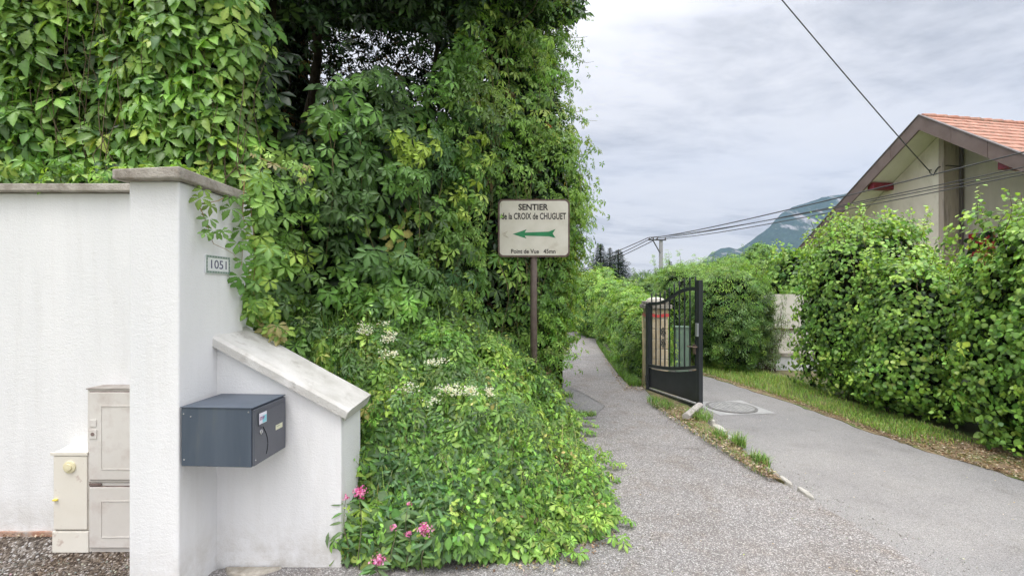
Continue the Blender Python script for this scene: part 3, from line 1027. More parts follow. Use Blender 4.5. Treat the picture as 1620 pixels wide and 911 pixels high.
def rail(fz, thick, depth, name, x0=0.03, x1=None, m=GM):
    x1 = Lg - 0.028 if x1 is None else x1
    n = 18
    vs, fs = [], []
    for i in range(n + 1):
        x = x0 + (x1 - x0) * i / n
        z = fz(x / Lg)
        vs += [(x, -depth / 2, z - thick / 2), (x, depth / 2, z - thick / 2), (x, depth / 2, z + thick / 2), (x, -depth / 2, z + thick / 2)]
        if i < n:
            a = 4 * i
            fs += [(a + k, a + (k + 1) % 4, a + 4 + (k + 1) % 4, a + 4 + k) for k in range(4)]
    fs += [(0, 3, 2, 1), (4 * n, 4 * n + 1, 4 * n + 2, 4 * n + 3)]
    q = MB(); q.add(vs, fs)
    return q.build(name, m, gt)


rail(zt, 0.042, 0.035, 'top_rail')
rail(zp, 0.04, 0.035, 'middle_rail')
rail(zb, 0.05, 0.035, 'bottom_rail')
vs, fs = [], []
n = 18
for i in range(n + 1):
    x = 0.03 + (Lg - 0.058) * i / n
    t = x / Lg
    vs += [(x, -0.006, zb(t) + 0.055), (x, 0.006, zb(t) + 0.055), (x, 0.006, zp(t) - 0.045), (x, -0.006, zp(t) - 0.045)]
    if i < n:
        a = 4 * i
        fs += [(a + k, a + (k + 1) % 4, a + 4 + (k + 1) % 4, a + 4 + k) for k in range(4)]
b = MB(); b.add(vs, fs)
b.build('sheet_panel', GM, gt)
rail(lambda t: zp(t) - 0.028, 0.008, 0.02, 'sheen_strip', m=mat('sheen_grey', (0.45, 0.45, 0.45), rough=0.5))  # pale strip painting the reflection along the panel top
rail(lambda t: zb(t) + 0.036, 0.012, 0.02, 'sheen_strip', m=MATS['sheen_grey'])  # same painted reflection above the bottom rail
NB = 10
for i in range(NB):
    t = (i + 0.8) / (NB + 0.5)
    x = t * Lg
    z1 = zt(t) + 0.10
    bb = MB(); bb.box(x - 0.007, x + 0.007, -0.007, 0.007, zp(t), z1)
    bar = bb.build('bar', GM, gt)
    f_ = MB(); f_.lathe((x, 0, z1), [(0.008, 0), (0.014, 0.008), (0.008, 0.016), (0.013, 0.026), (0.001, 0.06)], seg=8)
    f_.build('finial', GM, bar)
# cast ornament: two crosses of scrolls
orn = MB()
ox, oz = 0.33 * Lg, 0.83
for dz in (0.075, -0.075):
    for a in range(0, 360, 60):
        c_ = Vector((ox + 0.042 * math.cos(R(a)), -0.004, oz + dz + 0.034 * math.sin(R(a))))
        orn.tube([c_ + Vector((0.018 * math.cos(k), 0, 0.014 * math.sin(k))) for k in np.linspace(0, 6.28, 10)], 0.0058, seg=5)
    orn.tube([(ox, -0.004, oz + dz - 0.07), (ox, -0.004, oz + dz + 0.07)], 0.008, seg=5)
orn.build('ornament', GM, gt)
b = MB(); b.box(Lg - 0.022, Lg + 0.022, -0.045, -0.0285, 0.92, 1.08)
b.build('lock_case', mat('lock_steel', (0.5, 0.52, 0.55), rough=0.4, metal=0.6), gt, bevel=0.003)
b = MB(); b.box(Lg - 0.075, Lg - 0.026, -0.04, -0.03, 0.70, 0.82); b.tube([(Lg - 0.01, -0.03, 0.79), (Lg - 0.01, -0.075, 0.79), (Lg - 0.12, -0.08, 0.79)], 0.009, seg=8)
b.build('handle', mat('handle_brown', (0.2, 0.15, 0.12), rough=0.5, metal=0.5), gt)
for z in (0.15, 1.18):
    b = MB(); b.lathe((-0.045, 0, z), [(0.022, 0), (0.022, 0.09)], seg=12)
    b.build('hinge', GM, gt)

# stone pier behind the gate
px0, pD = 1024, 6.80
pier = empty('stone_pier', (2.20, 6.98, 0), R(-4))
tag(pier, 'buff stone block gate pier with weathered cap behind the open gate', 'pillar')
PST = mat('pier_stone', (0.42, 0.33, 0.20), (0.60, 0.50, 0.34), rough=0.9, scale=6, bump=0.6, bscale=60, c3=(0.66, 0.60, 0.48), s3=7)
b = MB()
hh = 0.145
for i in range(8):
    z = 0.0 + i * (hh + 0.006)
    b.box(-0.155, -0.003, -0.155, 0.155, z, z + hh)
    b.box(0.003, 0.155, -0.155, 0.155, z, z + hh)
b.build('blocks', PST, pier, bevel=0.014)
b = MB(); b.box(-0.148, 0.148, -0.148, 0.148, 0.0, 1.205)
b.build('mortar_core', mat('mortar_pale', (0.42, 0.37, 0.28), (0.5, 0.45, 0.36), scale=20), pier)
b = MB(); b.box(-0.20, 0.20, -0.20, 0.20, 1.21, 1.27); b.box(-0.175, 0.175, -0.175, 0.175, 1.27, 1.32)
cap = b.build('cap', mat('pier_cap', (0.22, 0.20, 0.17), (0.42, 0.39, 0.34), scale=10, bump=0.6), pier, bevel=0.008)
b = MB(); b.lathe((0, 0, 1.32), [(0.14, 0), (0.13, 0.03), (0.08, 0.055), (0.02, 0.062)], seg=16)
b.build('domed_top', mat('pier_dome', (0.5, 0.48, 0.42), (0.66, 0.63, 0.56), scale=10), pier)

# tape round the pier
b = MB()
for (xa, ya, xb, yb) in ((-0.162, -0.164, 0.162, -0.164), (-0.164, 0.162, -0.164, -0.162)):
    n = 8
    vs = []
    for i in range(n + 1):
        t = i / n
        x, y = xa + (xb - xa) * t, ya + (yb - ya) * t
        wob = 0.006 * math.sin(9 * t)
        vs += [(x, y, 1.085 + wob), (x, y, 1.13 + wob * 1.5)]
    b.add(vs, [(2 * i, 2 * i + 2, 2 * i + 3, 2 * i + 1) for i in range(n)])
tp = b.build('barrier_tape', mat('tape_red', (0.72, 0.10, 0.09), (0.62, 0.07, 0.07), rough=0.4, scale=12))
sol = tp.modifiers.new('thick', 'SOLIDIFY'); sol.thickness = 0.003
tp.location = (2.20, 6.98, 0); tp.rotation_euler = (0, 0, R(-4))
tag(tp, 'red barrier tape wrapped around the stone pier', 'barrier tape')

b = MB(); b.tube([(0, 0, -0.05), (0.01, 0, 0.55), (0.0, 0.01, 1.08)], [0.011, 0.010, 0.009], seg=8)
o = b.build('wooden_stake', mat('stake_wood', (0.30, 0.25, 0.13), (0.4, 0.34, 0.2), scale=20, stretch=(3, 3, 0.4)), smooth=True)
o.location = (1.965, 6.86, 0.03)
tag(o, 'thin wooden stake standing left of the stone pier', 'stake')

b = MB(); b.tube([(0, 0, 0), (0.26, 0.30, 0.0)], 0.042, seg=10)
b = MB()
dv_ = Vector((0.155, 0.33, 0.03)); 
dv_ = Vector((0.30, 0.36, 0.035))
b.prism([(-0.035, 0.02, 0.0), (0.03, -0.02, 0.0), (0.035, -0.025, 0.045), (0.015, -0.01, 0.065), (-0.015, 0.01, 0.065), (-0.04, 0.025, 0.04)], dv_)
o = b.build('gate_stop', mat('stop_concrete', (0.34, 0.31, 0.29), (0.46, 0.43, 0.41), scale=20, bump=0.6), bevel=0.006)
o.location = (1.92, 5.02, 0.055)
tag(o, 'short grey concrete bar lying under the gate corner as a stop', 'gate stop')

# green grey cabinet beyond the pier
gb = empty('utility_box', (3.14, 8.45, 0), R(-6))
tag(gb, 'pale green utility box in the shrubs behind the gate', 'utility box')
UB = mat('box_green', (0.13, 0.20, 0.15), (0.19, 0.27, 0.21), rough=0.5, scale=6)
b = MB(); b.box(-0.12, 0.12, -0.1, 0.1, -0.02, 0.80); b.build('housing', UB, gb, bevel=0.01)
b = MB(); b.box(-0.135, 0.135, -0.115, 0.115, 0.80, 0.83); b.build('lid', UB, gb, bevel=0.006)
b = MB(); b.box(-0.10, 0.10, -0.108, -0.101, 0.1, 0.74); b.build('door', UB, gb, bevel=0.003)

# garden wall glimpsed between the shrubs
gw = empty('garden_wall', (5.0, 8.9, 0), R(-8))
tag(gw, 'white garden wall glimpsed through the gap between hedge and willow', 'wall')
GWM = mat('garden_render', (0.62, 0.58, 0.52), (0.72, 0.69, 0.64), scale=3, bump=0.2, rough=0.9)
b = MB(); b.box(-0.75, 1.6, -0.1, 0.1, -0.1, 1.42); b.build('upper_wall', GWM, gw)
b = MB(); b.box(-0.8, 1.6, -0.2, -0.1, 0.235, 0.30); b.build('ledge', COPING, gw)
b = MB(); b.box(-0.78, 1.6, -0.18, -0.1025, -0.1, 0.232); b.build('footing', mat('footing_white', (0.55, 0.56, 0.58), (0.66, 0.67, 0.69), scale=4), gw)
b = MB(); b.box(0.05, 1.6, -0.13, -0.1025, 0.74, 0.765); b.build('string_course', mat('line_brown', (0.13, 0.08, 0.06)), gw)

# ------------------------------------------------------------------ the big house
AX, AY = 12.54, 14.0
hs = empty('gabled_house', (AX, AY, 0), R(10))
tag(hs, 'large cream rendered house with brown gable boards and orange tiled roof', 'house')
# local x = ridge direction (into the house), local y = along the gable, away from camera
HW = 6.15
ZA = 6.90
SL = 0.782
HWALL = mat('house_render', (0.62, 0.56, 0.49), (0.72, 0.665, 0.59), rough=0.95, scale=1.2, bump=0.25, bscale=60, c3=(0.52, 0.47, 0.39), s3=2.5, lo3=0.5, hi3=0.75, stretch=(1, 1, 0.45))
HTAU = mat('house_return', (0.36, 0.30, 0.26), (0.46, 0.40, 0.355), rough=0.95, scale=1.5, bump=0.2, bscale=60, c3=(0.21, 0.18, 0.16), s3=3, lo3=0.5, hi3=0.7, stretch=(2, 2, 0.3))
HREC_SHADE = mat('recess_shade_render', (0.40, 0.36, 0.31), (0.49, 0.45, 0.39), rough=0.95, scale=1.4, bump=0.2, bscale=60, stretch=(2, 2, 0.3))  # house render dimmed, shade of the recess put into the colour
BARGE = mat('barge_brown', (0.125, 0.090, 0.080), (0.165, 0.125, 0.115), rough=0.6, scale=2)
SOFF = mat('soffit_paint', (0.68, 0.65, 0.58), (0.74, 0.71, 0.64), rough=0.8, scale=3)
REDP = mat('purlin_red_paint', (0.15, 0.012, 0.022), (0.20, 0.02, 0.03), rough=0.5, scale=6)
RED = mat('dark_red_paint', (0.28, 0.012, 0.018), (0.36, 0.02, 0.03), rough=0.45, scale=6)


def zr(y, off=0.0): return ZA - SL * abs(y) + off


wy1 = 5.5
b = MB()
b.add([(0.9, 0.14, -0.1), (0.9, wy1, -0.1), (0.9, wy1, zr(wy1, -0.42)), (0.9, 0.14, zr(0.14, -0.42))], [(0, 1, 2, 3)])
b.add([(0.9, wy1, -0.1), (12, wy1, -0.1), (12, wy1, zr(wy1, -0.42)), (0.9, wy1, zr(wy1, -0.42))], [(0, 1, 2, 3)])
b.build('gable_wall', HWALL, hs)
b = MB(); b.box(0.905, 1.62, 0.0, 0.139, -0.1, zr(0.14, -0.44))
b.build('wall_return', HTAU, hs)
b = MB(); b.add([(1.58, 0.0, -0.1), (1.58, -5.5, -0.1), (1.58, -5.5, zr(5.5, -0.42)), (1.58, 0.0, zr(0, -0.42))], [(0, 3, 2, 1)])
b.add([(1.58, -5.5, -0.1), (12, -5.5, -0.1), (12, -5.5, zr(5.5, -0.42)), (1.58, -5.5, zr(5.5, -0.42))], [(0, 3, 2, 1)])
b.add([(12, -5.5, -0.1), (12, 5.5, -0.1), (12, 5.5, zr(5.5, -.42)), (12, 0, zr(0, -.42)), (12, -5.5, zr(5.5, -.42))], [(0, 1, 2, 3, 4)])
b.build('recessed_wall', HREC_SHADE, hs)
b = MB(); b.tube([(1.50, -0.06, 0), (1.50, -0.06, zr(0, -0.6))], 0.045, seg=10)
b.build('downpipe', mat('pipe_dark', (0.10, 0.085, 0.08)), hs)
# soffits
b = MB()
for s_ in (1, -1):
    b.add([(0.03, 0, zr(0, -0.40)), (1.6, 0, zr(0, -0.40)), (1.6, s_ * HW, zr(HW, -0.40)), (0.03, s_ * HW, zr(HW, -0.40)),
           (0.03, 0, zr(0, -0.36)), (1.6, 0, zr(0, -0.36)), (1.6, s_ * HW, zr(HW, -0.36)), (0.03, s_ * HW, zr(HW, -0.36))],
          [(0, 1, 2, 3), (4, 7, 6, 5), (0, 3, 7, 4), (3, 2, 6, 7), (2, 1, 5, 6)])
b.build('soffit', SOFF, hs)
# barge boards in lengths with visible joints
for s_ in (1, -1):
    brd = empty('barge_board')
    brd.parent = hs
    n = 7
    mbx_ = MB()
    for i in range(n):
        a, c_ = HW * i / n + (0.004 if i else 0.0), HW * (i + 1) / n - 0.004
        x_ = -0.03 - 0.003 * (i % 2)
        mbx_.prism([(x_, s_ * a, zr(a, -0.45)), (x_, s_ * c_, zr(c_, -0.45)), (x_, s_ * c_, zr(c_, -0.01)), (x_, s_ * a, zr(a, -0.01))], (0.055, 0, 0))
    bpy.data.objects.remove(brd)
    mbx_.build('barge_board', BARGE, hs)
    q = MB(); q.prism([(-0.055, 0, zr(0, 0.0)), (-0.055, s_ * (HW + 0.02), zr(HW + 0.02, 0.0)), (-0.055, s_ * (HW + 0.02), zr(HW + 0.02, 0.03)), (-0.055, 0, zr(0, 0.03))], (0.14, 0, 0))
    q.build('verge_flashing', mat('flashing', (0.16, 0.14, 0.14), rough=0.5), hs)
# roof of tile courses
TILE = mat('roof_tile', (0.38, 0.17, 0.12), (0.54, 0.30, 0.225), rough=0.85, scale=4, bump=0.3, bscale=50, c3=(0.24, 0.17, 0.13), s3=6, lo3=0.48, hi3=0.66)
for s_ in (1, -1):
    q = MB()
    nc = 24
    for i in range(nc):
        a, c_ = 0.04 + (HW + 0.1) * i / nc, 0.04 + (HW + 0.1) * (i + 1) / nc
        for k in range(28):
            xa = 0.085 + k * 0.43
            dz = random.uniform(0, 0.008)
            q.add([(xa, s_ * a, zr(a, 0.0) + dz), (xa + 0.42, s_ * a, zr(a, 0.0) + dz), (xa + 0.42, s_ * c_, zr(c_, 0.035) + dz), (xa, s_ * c_, zr(c_, 0.035) + dz),
                   (xa, s_ * c_, zr(c_, -0.005)), (xa + 0.42, s_ * c_, zr(c_, -0.005))], [(0, 1, 2, 3), (3, 2, 5, 4)])
    q.add([(0.08, 0, zr(0, -0.3)), (12.2, 0, zr(0, -0.3)), (12.2, s_ * HW, zr(HW, -0.3)), (0.08, s_ * HW, zr(HW, -0.3))], [(0, 1, 2, 3)])
    q.build('roof_slope', TILE, hs)
q = MB()
for k in range(28):
    xa = 0.08 + k * 0.43
    q.tube([(xa, 0, ZA - 0.03), (xa + 0.44, 0, ZA - 0.015)], [0.085, 0.10], seg=10)
q.build('ridge_tiles', TILE, hs)
for yy, zz in ((1.66, 5.0), (-2.02, 4.72)):
    q = MB(); q.prism([(0.08, yy - 0.11, zz), (0.08, yy + 0.11, zz), (0.08, yy + 0.11, zz + 0.22), (0.08, yy - 0.11, zz + 0.22)], (1.5, 0, 0))
    q.build('purlin', REDP, hs)
q = MB(); q.prism([(0.08, 4.5, 2.8), (0.08, 4.72, 2.8), (0.08, 4.72, 3.0), (0.08, 4.5, 3.0)], (0.82, 0, 0)); q.build('purlin', REDP, hs)
# window with red shutters on the recessed wall
wnd = MB(); wnd.box(1.55, 1.575, -2.05, -0.95, 1.75, 3.25)
wnd = wnd.build('window', mat('window_frame', (0.6, 0.58, 0.52)), hs)
q = MB()
for ya, yb in ((-2.0, -1.53), (-1.47, -1.0)):
    q.box(1.535, 1.549, ya, yb, 1.82, 3.18)
q.build('pane', mat('glass_dark', (0.06, 0.08, 0.09), rough=0.08, spec=0.8), wnd)
q = MB(); q.box(1.5, 1.57, -2.1, -0.9, 3.255, 3.36); q.build('lintel', mat('lintel', (0.16, 0.10, 0.08)), wnd)
for ya, yb in ((-0.88, -0.22), (-2.78, -2.12)):
    q = MB(); q.box(1.535, 1.57, ya, yb, 1.75, 3.25)
    for k in range(14):
        z = 1.82 + k * 0.1
        q.box(1.515, 1.534, ya + 0.06, yb - 0.06, z, z + 0.07)
    q.build('shutter', RED, hs)
q = MB(); q.tube([(0.9, 0.35, 5.35), (0.82, 0.35, 5.35), (0.80, 0.32, 5.25), (0.84, 0.25, 5.15), (0.87, 0.2, 5.3), (0.88, 0.14, 5.38), (1.0, -0.03, 5.40), (1.5, -0.05, 5.38)], 0.016, seg=6)
q.build('cable_hook', mat('cable_black', (0.03, 0.03, 0.035), rough=0.6), hs)

# ------------------------------------------------------------------ pole and wires
CBL = mat('cable', (0.05, 0.05, 0.055), rough=0.6)
up = empty('utility_pole', (18.0, 55.0, 0))
tag(up, 'concrete power pole with steel crossarm beyond the hedges', 'utility pole')
b = MB(); b.prism([(-0.24, -0.2, -0.3), (0.24, -0.2, -0.3), (0.24, 0.2, -0.3), (-0.24, 0.2, -0.3)], (0, 0, 0.001))
b = MB(); b.hexa([(-0.26, -0.2, -0.3), (0.26, -0.2, -0.3), (0.26, 0.2, -0.3), (-0.26, 0.2, -0.3), (-0.17, -0.15, 7.9), (0.17, -0.15, 7.9), (0.17, 0.15, 7.9), (-0.17, 0.15, 7.9)])
b.build('shaft', mat('pole_concrete', (0.30, 0.30, 0.31), (0.38, 0.38, 0.39), scale=2), up)
STL = mat('crossarm_steel', (0.07, 0.075, 0.08), rough=0.6)
b = MB(); b.box(-1.6, 0.55, -0.26, -0.155, 7.72, 7.88); b.build('crossarm', STL, up)
b = MB(); b.tube([(-0.16, -0.2, 6.2), (-1.0, -0.2, 7.7)], 0.07, seg=6); b.build('brace', STL, up)
for x in (-1.5, -1.0, -0.5, 0.45):
    b = MB(); b.lathe((x, -0.21, 7.88), [(0.05, 0), (0.09, 0.06), (0.05, 0.1), (0.09, 0.16), (0.04, 0.22)], seg=10)
    b.build('insulator', mat('porcelain', (0.12, 0.09, 0.08), rough=0.3), up)


def wire(name, a, b_, r0, r1, sag, label, grp=None):
    l = []
    n = 28
    a, b_ = Vector(a), Vector(b_)
    for i in range(n + 1):
        t = i / n
        p = a.lerp(b_, t)
        p.z -= sag * 4 * t * (1 - t)
        l.append(p)
    q = MB(); q.tube(l, [r0 + (r1 - r0) * i / n for i in range(n + 1)], seg=6)
    o = q.build(name, CBL, smooth=True)
    tag(o, label, 'cable', grp)


G = 'power lines from the pole across the gable'
# near ends lie well outside the frame to the right
def far(px, py, D): return P(px, py, D)


wire('power_line', (16.5, 54.8, 8.1), P(1800, 236, 7.6), 0.045, 0.010, 0.25, 'highest thin power line crossing the gable, ending above the recess', G)
wire('power_line', (17.0, 54.8, 8.08), P(1800, 196, 7.3), 0.055, 0.013, 0.22, 'thickest dark power line crossing the gable board', G)
wire('power_line', (17.5, 54.8, 8.0), P(1800, 226, 7.3), 0.045, 0.010, 0.22, 'third power line from the top across the house', G)
wire('power_line', (18.4, 54.8, 7.95), P(1800, 240, 7.0), 0.045, 0.010, 0.25, 'lowest power line across the house, close under its neighbour', G)
G2 = 'power lines running down left from the pole'
wire('power_line', (16.5, 55.2, 8.1), (3.0, 88, 4.6), 0.05, 0.05, 0.8, 'upper power line running from the crossarm towards the firs', G2)
wire('power_line', (17.0, 55.2, 8.1), (4.5, 88, 3.4), 0.05, 0.05, 0.8, 'middle power line running from the crossarm towards the firs', G2)
wire('power_line', (17.6, 55.2, 8.0), (5.0, 88, 3.2), 0.05, 0.05, 0.8, 'lower power line running from the crossarm towards the firs', G2)
hp = hs.matrix_basis @ Vector((0.80, 0.34, 5.30)) if False else Matrix.Translation((AX, AY, 0)) @ Matrix.Rotation(R(10), 4, 'Z') @ Vector((0.80, 0.34, 5.32))
wire('service_cable', P(1128, -130, 5.2), hp, 0.007, 0.018, 0.05, 'black service cable coming down from the upper left to the gable wall')

# street lamp head behind the pier
sl_ = empty('street_lamp', (3.90, 11.2, -0.27))
sl_.scale = (0.55, 0.55, 1.0)
tag(sl_, 'small pale disc lamp on a thin post behind the gate pier', 'street lamp')
b = MB(); b.tube([(0, 0, 0), (0, 0, 2.1)], 0.035, seg=8); b.build('post', STL, sl_)
b = MB(); b.lathe((0, 0, 2.1), [(0.05, 0), (0.22, 0.02), (0.22, 0.05), (0.05, 0.09), (0.05, 0.13), (0.2, 0.15), (0.2, 0.18), (0.03, 0.24)], seg=16)
b.build('lamp_shade', mat('lamp_pale', (0.75, 0.78, 0.5), rough=0.5), sl_)

# ------------------------------------------------------------------ mountain
prof = [(1040, 470), (1075, 452), (1100, 428), (1112, 412), (1125, 399), (1140, 393), (1152, 391), (1165, 394), (1178, 388), (1195, 374), (1215, 359), (1235, 338), (1252, 328), (1270, 322),
        (1300, 312), (1325, 309), (1345, 304), (1400, 296), (1480, 270), (1560, 262), (1650, 250), (1750, 262), (1860, 300)]
MD_ = 1500.0
xs_ = np.array([p[0] for p in prof], float)
ys_ = np.array([p[1] for p in prof], float)
cols_, rows_ = 260, 70
pxs = np.linspace(1040, 1860, cols_)
top = np.interp(pxs, xs_, ys_)
nz1, nz2, nz3 = Noise(3, 0.012), Noise(4, 0.04), Noise(5, 0.12)
V = np.zeros((rows_, cols_, 3))
for j in range(rows_):
    t = j / (rows_ - 1)
    D = MD_ - 420 * (1 - t) ** 1.0
    zt_ = (463 - top) / F * MD_
    X = (pxs - 810) / F * MD_
    V[j, :, 0] = X
    V[j, :, 1] = D
    V[j, :, 2] = zt_ * t ** 0.85 - 5 * (1 - t)
q = V.reshape(-1, 3)
amp = np.repeat(np.sin(np.linspace(0.15, 1.0, rows_) * math.pi * 0.5) * np.linspace(1, 0.12, rows_) ** 0.5, cols_)
nn = np.abs(nz1(q * np.array([1, 0.2, 0.6]))) * 55 + nz2(q * np.array([1, 0.2, 0.5])) * 14 + nz3(q * np.array([1, 0.3, 0.4])) * 4
q[:, 1] -= nn * amp
q[:, 2] += nz3(q * 1.3) * 1.5
idx = np.arange(rows_ * cols_).reshape(rows_, cols_)
FV = np.stack([idx[:-1, :-1], idx[:-1, 1:], idx[1:, 1:], idx[1:, :-1]], -1).reshape(-1, 4)
mm = bpy.data.materials.new('mountain')
mm.use_nodes = True
nt = mm.node_tree
bs = nt.nodes['Principled BSDF']
bs.inputs['Roughness'].default_value = 1.0
bs.inputs['Specular IOR Level'].default_value = 0.0
t = nd(nt, 'ShaderNodeTexCoord')
m2 = nd(nt, 'ShaderNodeMapping')
m2.inputs['Scale'].default_value = (0.030, 0.006, 0.013)
m2.inputs['Rotation'].default_value = (0, R(-32), 0)
nt.links.new(t.outputs['Object'], m2.inputs[0])
na = nd(nt, 'ShaderNodeTexNoise', Scale=1.0, Detail=8.0, Roughness=0.68)
nt.links.new(m2.outputs[0], na.inputs['Vector'])
nb_ = nd(nt, 'ShaderNodeTexNoise', Scale=0.12, Detail=6.0, Roughness=0.7)
nt.links.new(t.outputs['Object'], nb_.inputs['Vector'])
fo = ramp(nt, nb_.outputs['Fac'], [(0.35, (0.012, 0.025, 0.018)), (0.65, (0.04, 0.07, 0.042))])
rk = ramp(nt, na.outputs['Fac'], [(0.54, 0.0), (0.62, 1.0)])
mx = nd(nt, 'ShaderNodeMix', data_type='RGBA')
nt.links.new(rk, mx.inputs[0])
nt.links.new(fo, mx.inputs[6])
mx.inputs[7].default_value = (0.26, 0.25, 0.25, 1)
nt.links.new(mx.outputs[2], bs.inputs['Base Color'])
o = np_mesh('mountain', q, FV.ravel(), np.full(len(FV), 4), mm)
tag(o, kind='structure')
# lower far hill to the left
xs2 = np.linspace(-1300, 1000, 160)
V2 = []
for j in range(8):
    t = j / 7
    for x in xs2:
        V2.append((x, 1450 - 150 * (1 - t), (11 + 12 * math.sin(x * 0.006 + 1) + 6 * math.sin(x * 0.021)) * t - 3))
V2 = np.array(V2)
idx = np.arange(8 * 160).reshape(8, 160)
FV = np.stack([idx[:-1, :-1], idx[:-1, 1:], idx[1:, 1:], idx[1:, :-1]], -1).reshape(-1, 4)
tag(np_mesh('hills', V2, FV.ravel(), np.full(len(FV), 4), mm), kind='structure')

# haze: one closed box of even, thin air round everything
b = MB(); b.box(-2000, 2000, -300, 2000, -8, 560)
hz = bpy.data.materials.new('haze')
hz.use_nodes = True
nt = hz.node_tree
nt.nodes.remove(nt.nodes['Principled BSDF'])
pv = nd(nt, 'ShaderNodeVolumePrincipled', Density=0.00017)
pv.inputs['Color'].default_value = (0.48, 0.66, 1.0, 1)
pv.inputs['Anisotropy'].default_value = 0.2
nt.links.new(pv.outputs[0], nt.nodes['Material Output'].inputs['Volume'])
o = b.build('haze', hz)
tag(o, kind='stuff')

# ================================================================== FOLIAGE
def lumpy_core(name, fn, nu, nv, parent, m=SHADE_FILL):
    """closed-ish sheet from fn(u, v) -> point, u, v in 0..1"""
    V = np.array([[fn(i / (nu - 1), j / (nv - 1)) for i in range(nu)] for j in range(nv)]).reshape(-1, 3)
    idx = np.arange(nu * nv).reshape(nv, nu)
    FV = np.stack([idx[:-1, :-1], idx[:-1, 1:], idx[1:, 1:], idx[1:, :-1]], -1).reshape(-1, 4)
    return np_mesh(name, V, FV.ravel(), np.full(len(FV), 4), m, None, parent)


# ---- A. creeper over the white wall (upper left)
cw = empty('wall_creeper', (-2.6, 2.85, 2.0))
tag(cw, 'bright green Virginia creeper curtain hanging over the white wall at upper left', 'climbing plant')
off = np.array([-2.6, 2.85, 2.0])
N = 3000
nzA = Noise(11, 3.2)
nzA2 = Noise(12, 8.0)
X = rng.uniform(-4.3, -1.62, N)
Z = rng.uniform(2.08, 3.75, N)
base = np.stack([X, np.full(N, 2.72), Z], 1)
bul = 0.17 * nzA(base) + 0.05 * nzA2(base) - 0.08 * np.clip((Z - 2.1) / 1.5, 0, 1)
Y = 2.80 + bul + rng.exponential(0.06, N)
edge = np.clip((X + 1.84) / 0.22, 0, 1)
Y += edge ** 2 * 0.22
X = X - 0.05 * edge * rng.random(N) + 0.06 * nzA2(base * 0.8) * (X > -1.8)
pos = np.stack([X, Y, Z], 1)
nr = np.tile([0.0, -0.85, 0.56], (N, 1))
nr[:, 0] += edge * 0.9 + 0.6 * nzA2(base + 3.1) * 0.5
sz = rng.normal(0.094, 0.024, N).clip(0.045, 0.145)
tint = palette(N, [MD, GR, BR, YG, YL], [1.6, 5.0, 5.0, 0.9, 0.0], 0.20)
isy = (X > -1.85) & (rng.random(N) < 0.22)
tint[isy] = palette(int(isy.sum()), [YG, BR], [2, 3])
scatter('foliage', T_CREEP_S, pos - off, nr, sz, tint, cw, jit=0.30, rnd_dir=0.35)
# back layer, darkened to paint the depth between leaves
N2 = 900
X = rng.uniform(-4.3, -1.55, N2); Z = rng.uniform(1.95, 3.9, N2); Y = rng.uniform(2.92, 3.25, N2)
scatter('inner_foliage', T_CREEP_M, np.stack([X, Y, Z], 1) - off, np.tile([0, -0.6, 0.6], (N2, 1)), rng.normal(0.12, 0.02, N2), palette(N2, [SHADE_GR, DK], [3, 2]), cw, jit=0.5)
# little shoots with small leaves low at the wall head
Ns = 420
X = rng.uniform(-4.2, -1.85, Ns); Z = rng.uniform(2.04, 2.22, Ns); Y = rng.uniform(2.62, 2.86, Ns)
scatter('low_shoots', T_CREEP_M, np.stack([X, Y, Z], 1) - off, np.tile([0, -0.6, 0.8], (Ns, 1)), rng.normal(0.06, 0.015, Ns), palette(Ns, [MD, GR, BR, YG], [2, 3, 3, 1]), cw, jit=0.5)
b = MB(); 
nzc = Noise(13, 2.5)
lumpy_core('shade_filler', lambda u, v: (np.array([-4.4 + 2.8 * u, 3.10 + 0.08 * nzc(np.array([[u * 5, v * 5, 0]]))[0], 1.9 + 2.2 * v]) - off), 24, 18, cw)  # opaque dark sheet added behind the leaves to deepen the gaps
st_l = []
for i in range(70):
    x = random.uniform(-4.2, -1.6)
    st_l.append(wiggle(Vector((x, 2.86, random.uniform(2.0, 2.3))) - Vector(off), Vector((x + random.uniform(-0.25, 0.25), 2.80, random.uniform(2.5, 3.7))) - Vector(off), 8, 0.04))
stems('stems', st_l, 0.003, TWIG, cw)

# overhanging young shoots on the right border, draping down the pillar side
hsn = empty('hanging_shoot', (-1.45, 2.6, 2.05))
tag(hsn, 'yellow green creeper shoots trailing down the pillar beside the number plate', 'climbing plant')
oh = np.array([-1.45, 2.6, 2.05])


def side(px, py, dx=0.03):
    """a point just off the pillar's side face (plane x = -1.53)"""
    D = (1.53 - dx) * F / (810 - px)
    return np.array([-(1.53 - dx), D, 1.45 + (463 - py) / F * D])


def free(px, py, D): return np.array(P(px, py, D))


lines = [
    [side(357, 312), side(345, 318), side(322, 322), side(312, 318)],
    [side(312, 320), side(320, 336), side(328, 356), side(332, 372), side(338, 386), side(356, 394), side(370, 402), side(378, 420)],
    [free(388, 262, 2.55), free(386, 300, 2.5), side(384, 330, 0.06), side(386, 360, 0.05), side(384, 395, 0.06), side(382, 420, 0.05)],
    [free(392, 290, 2.55), free(398, 340, 2.56), free(403, 380, 2.56), free(404, 420, 2.56), free(400, 450, 2.58), free(405, 490, 2.62), free(420, 520, 2.66)],
    [free(410, 250, 2.6), free(425, 256, 2.62), free(445, 266, 2.65), free(462, 268, 2.66), free(478, 272, 2.68)],
    [free(405, 505, 2.66), free(420, 520, 2.68), free(438, 532, 2.7), free(450, 548, 2.72)],
]
stems('stems', [[Vector(p - oh) for p in l] for l in lines], 0.0025, mat('reddish_stem', (0.24, 0.13, 0.06), (0.36, 0.26, 0.1), scale=20), hsn)
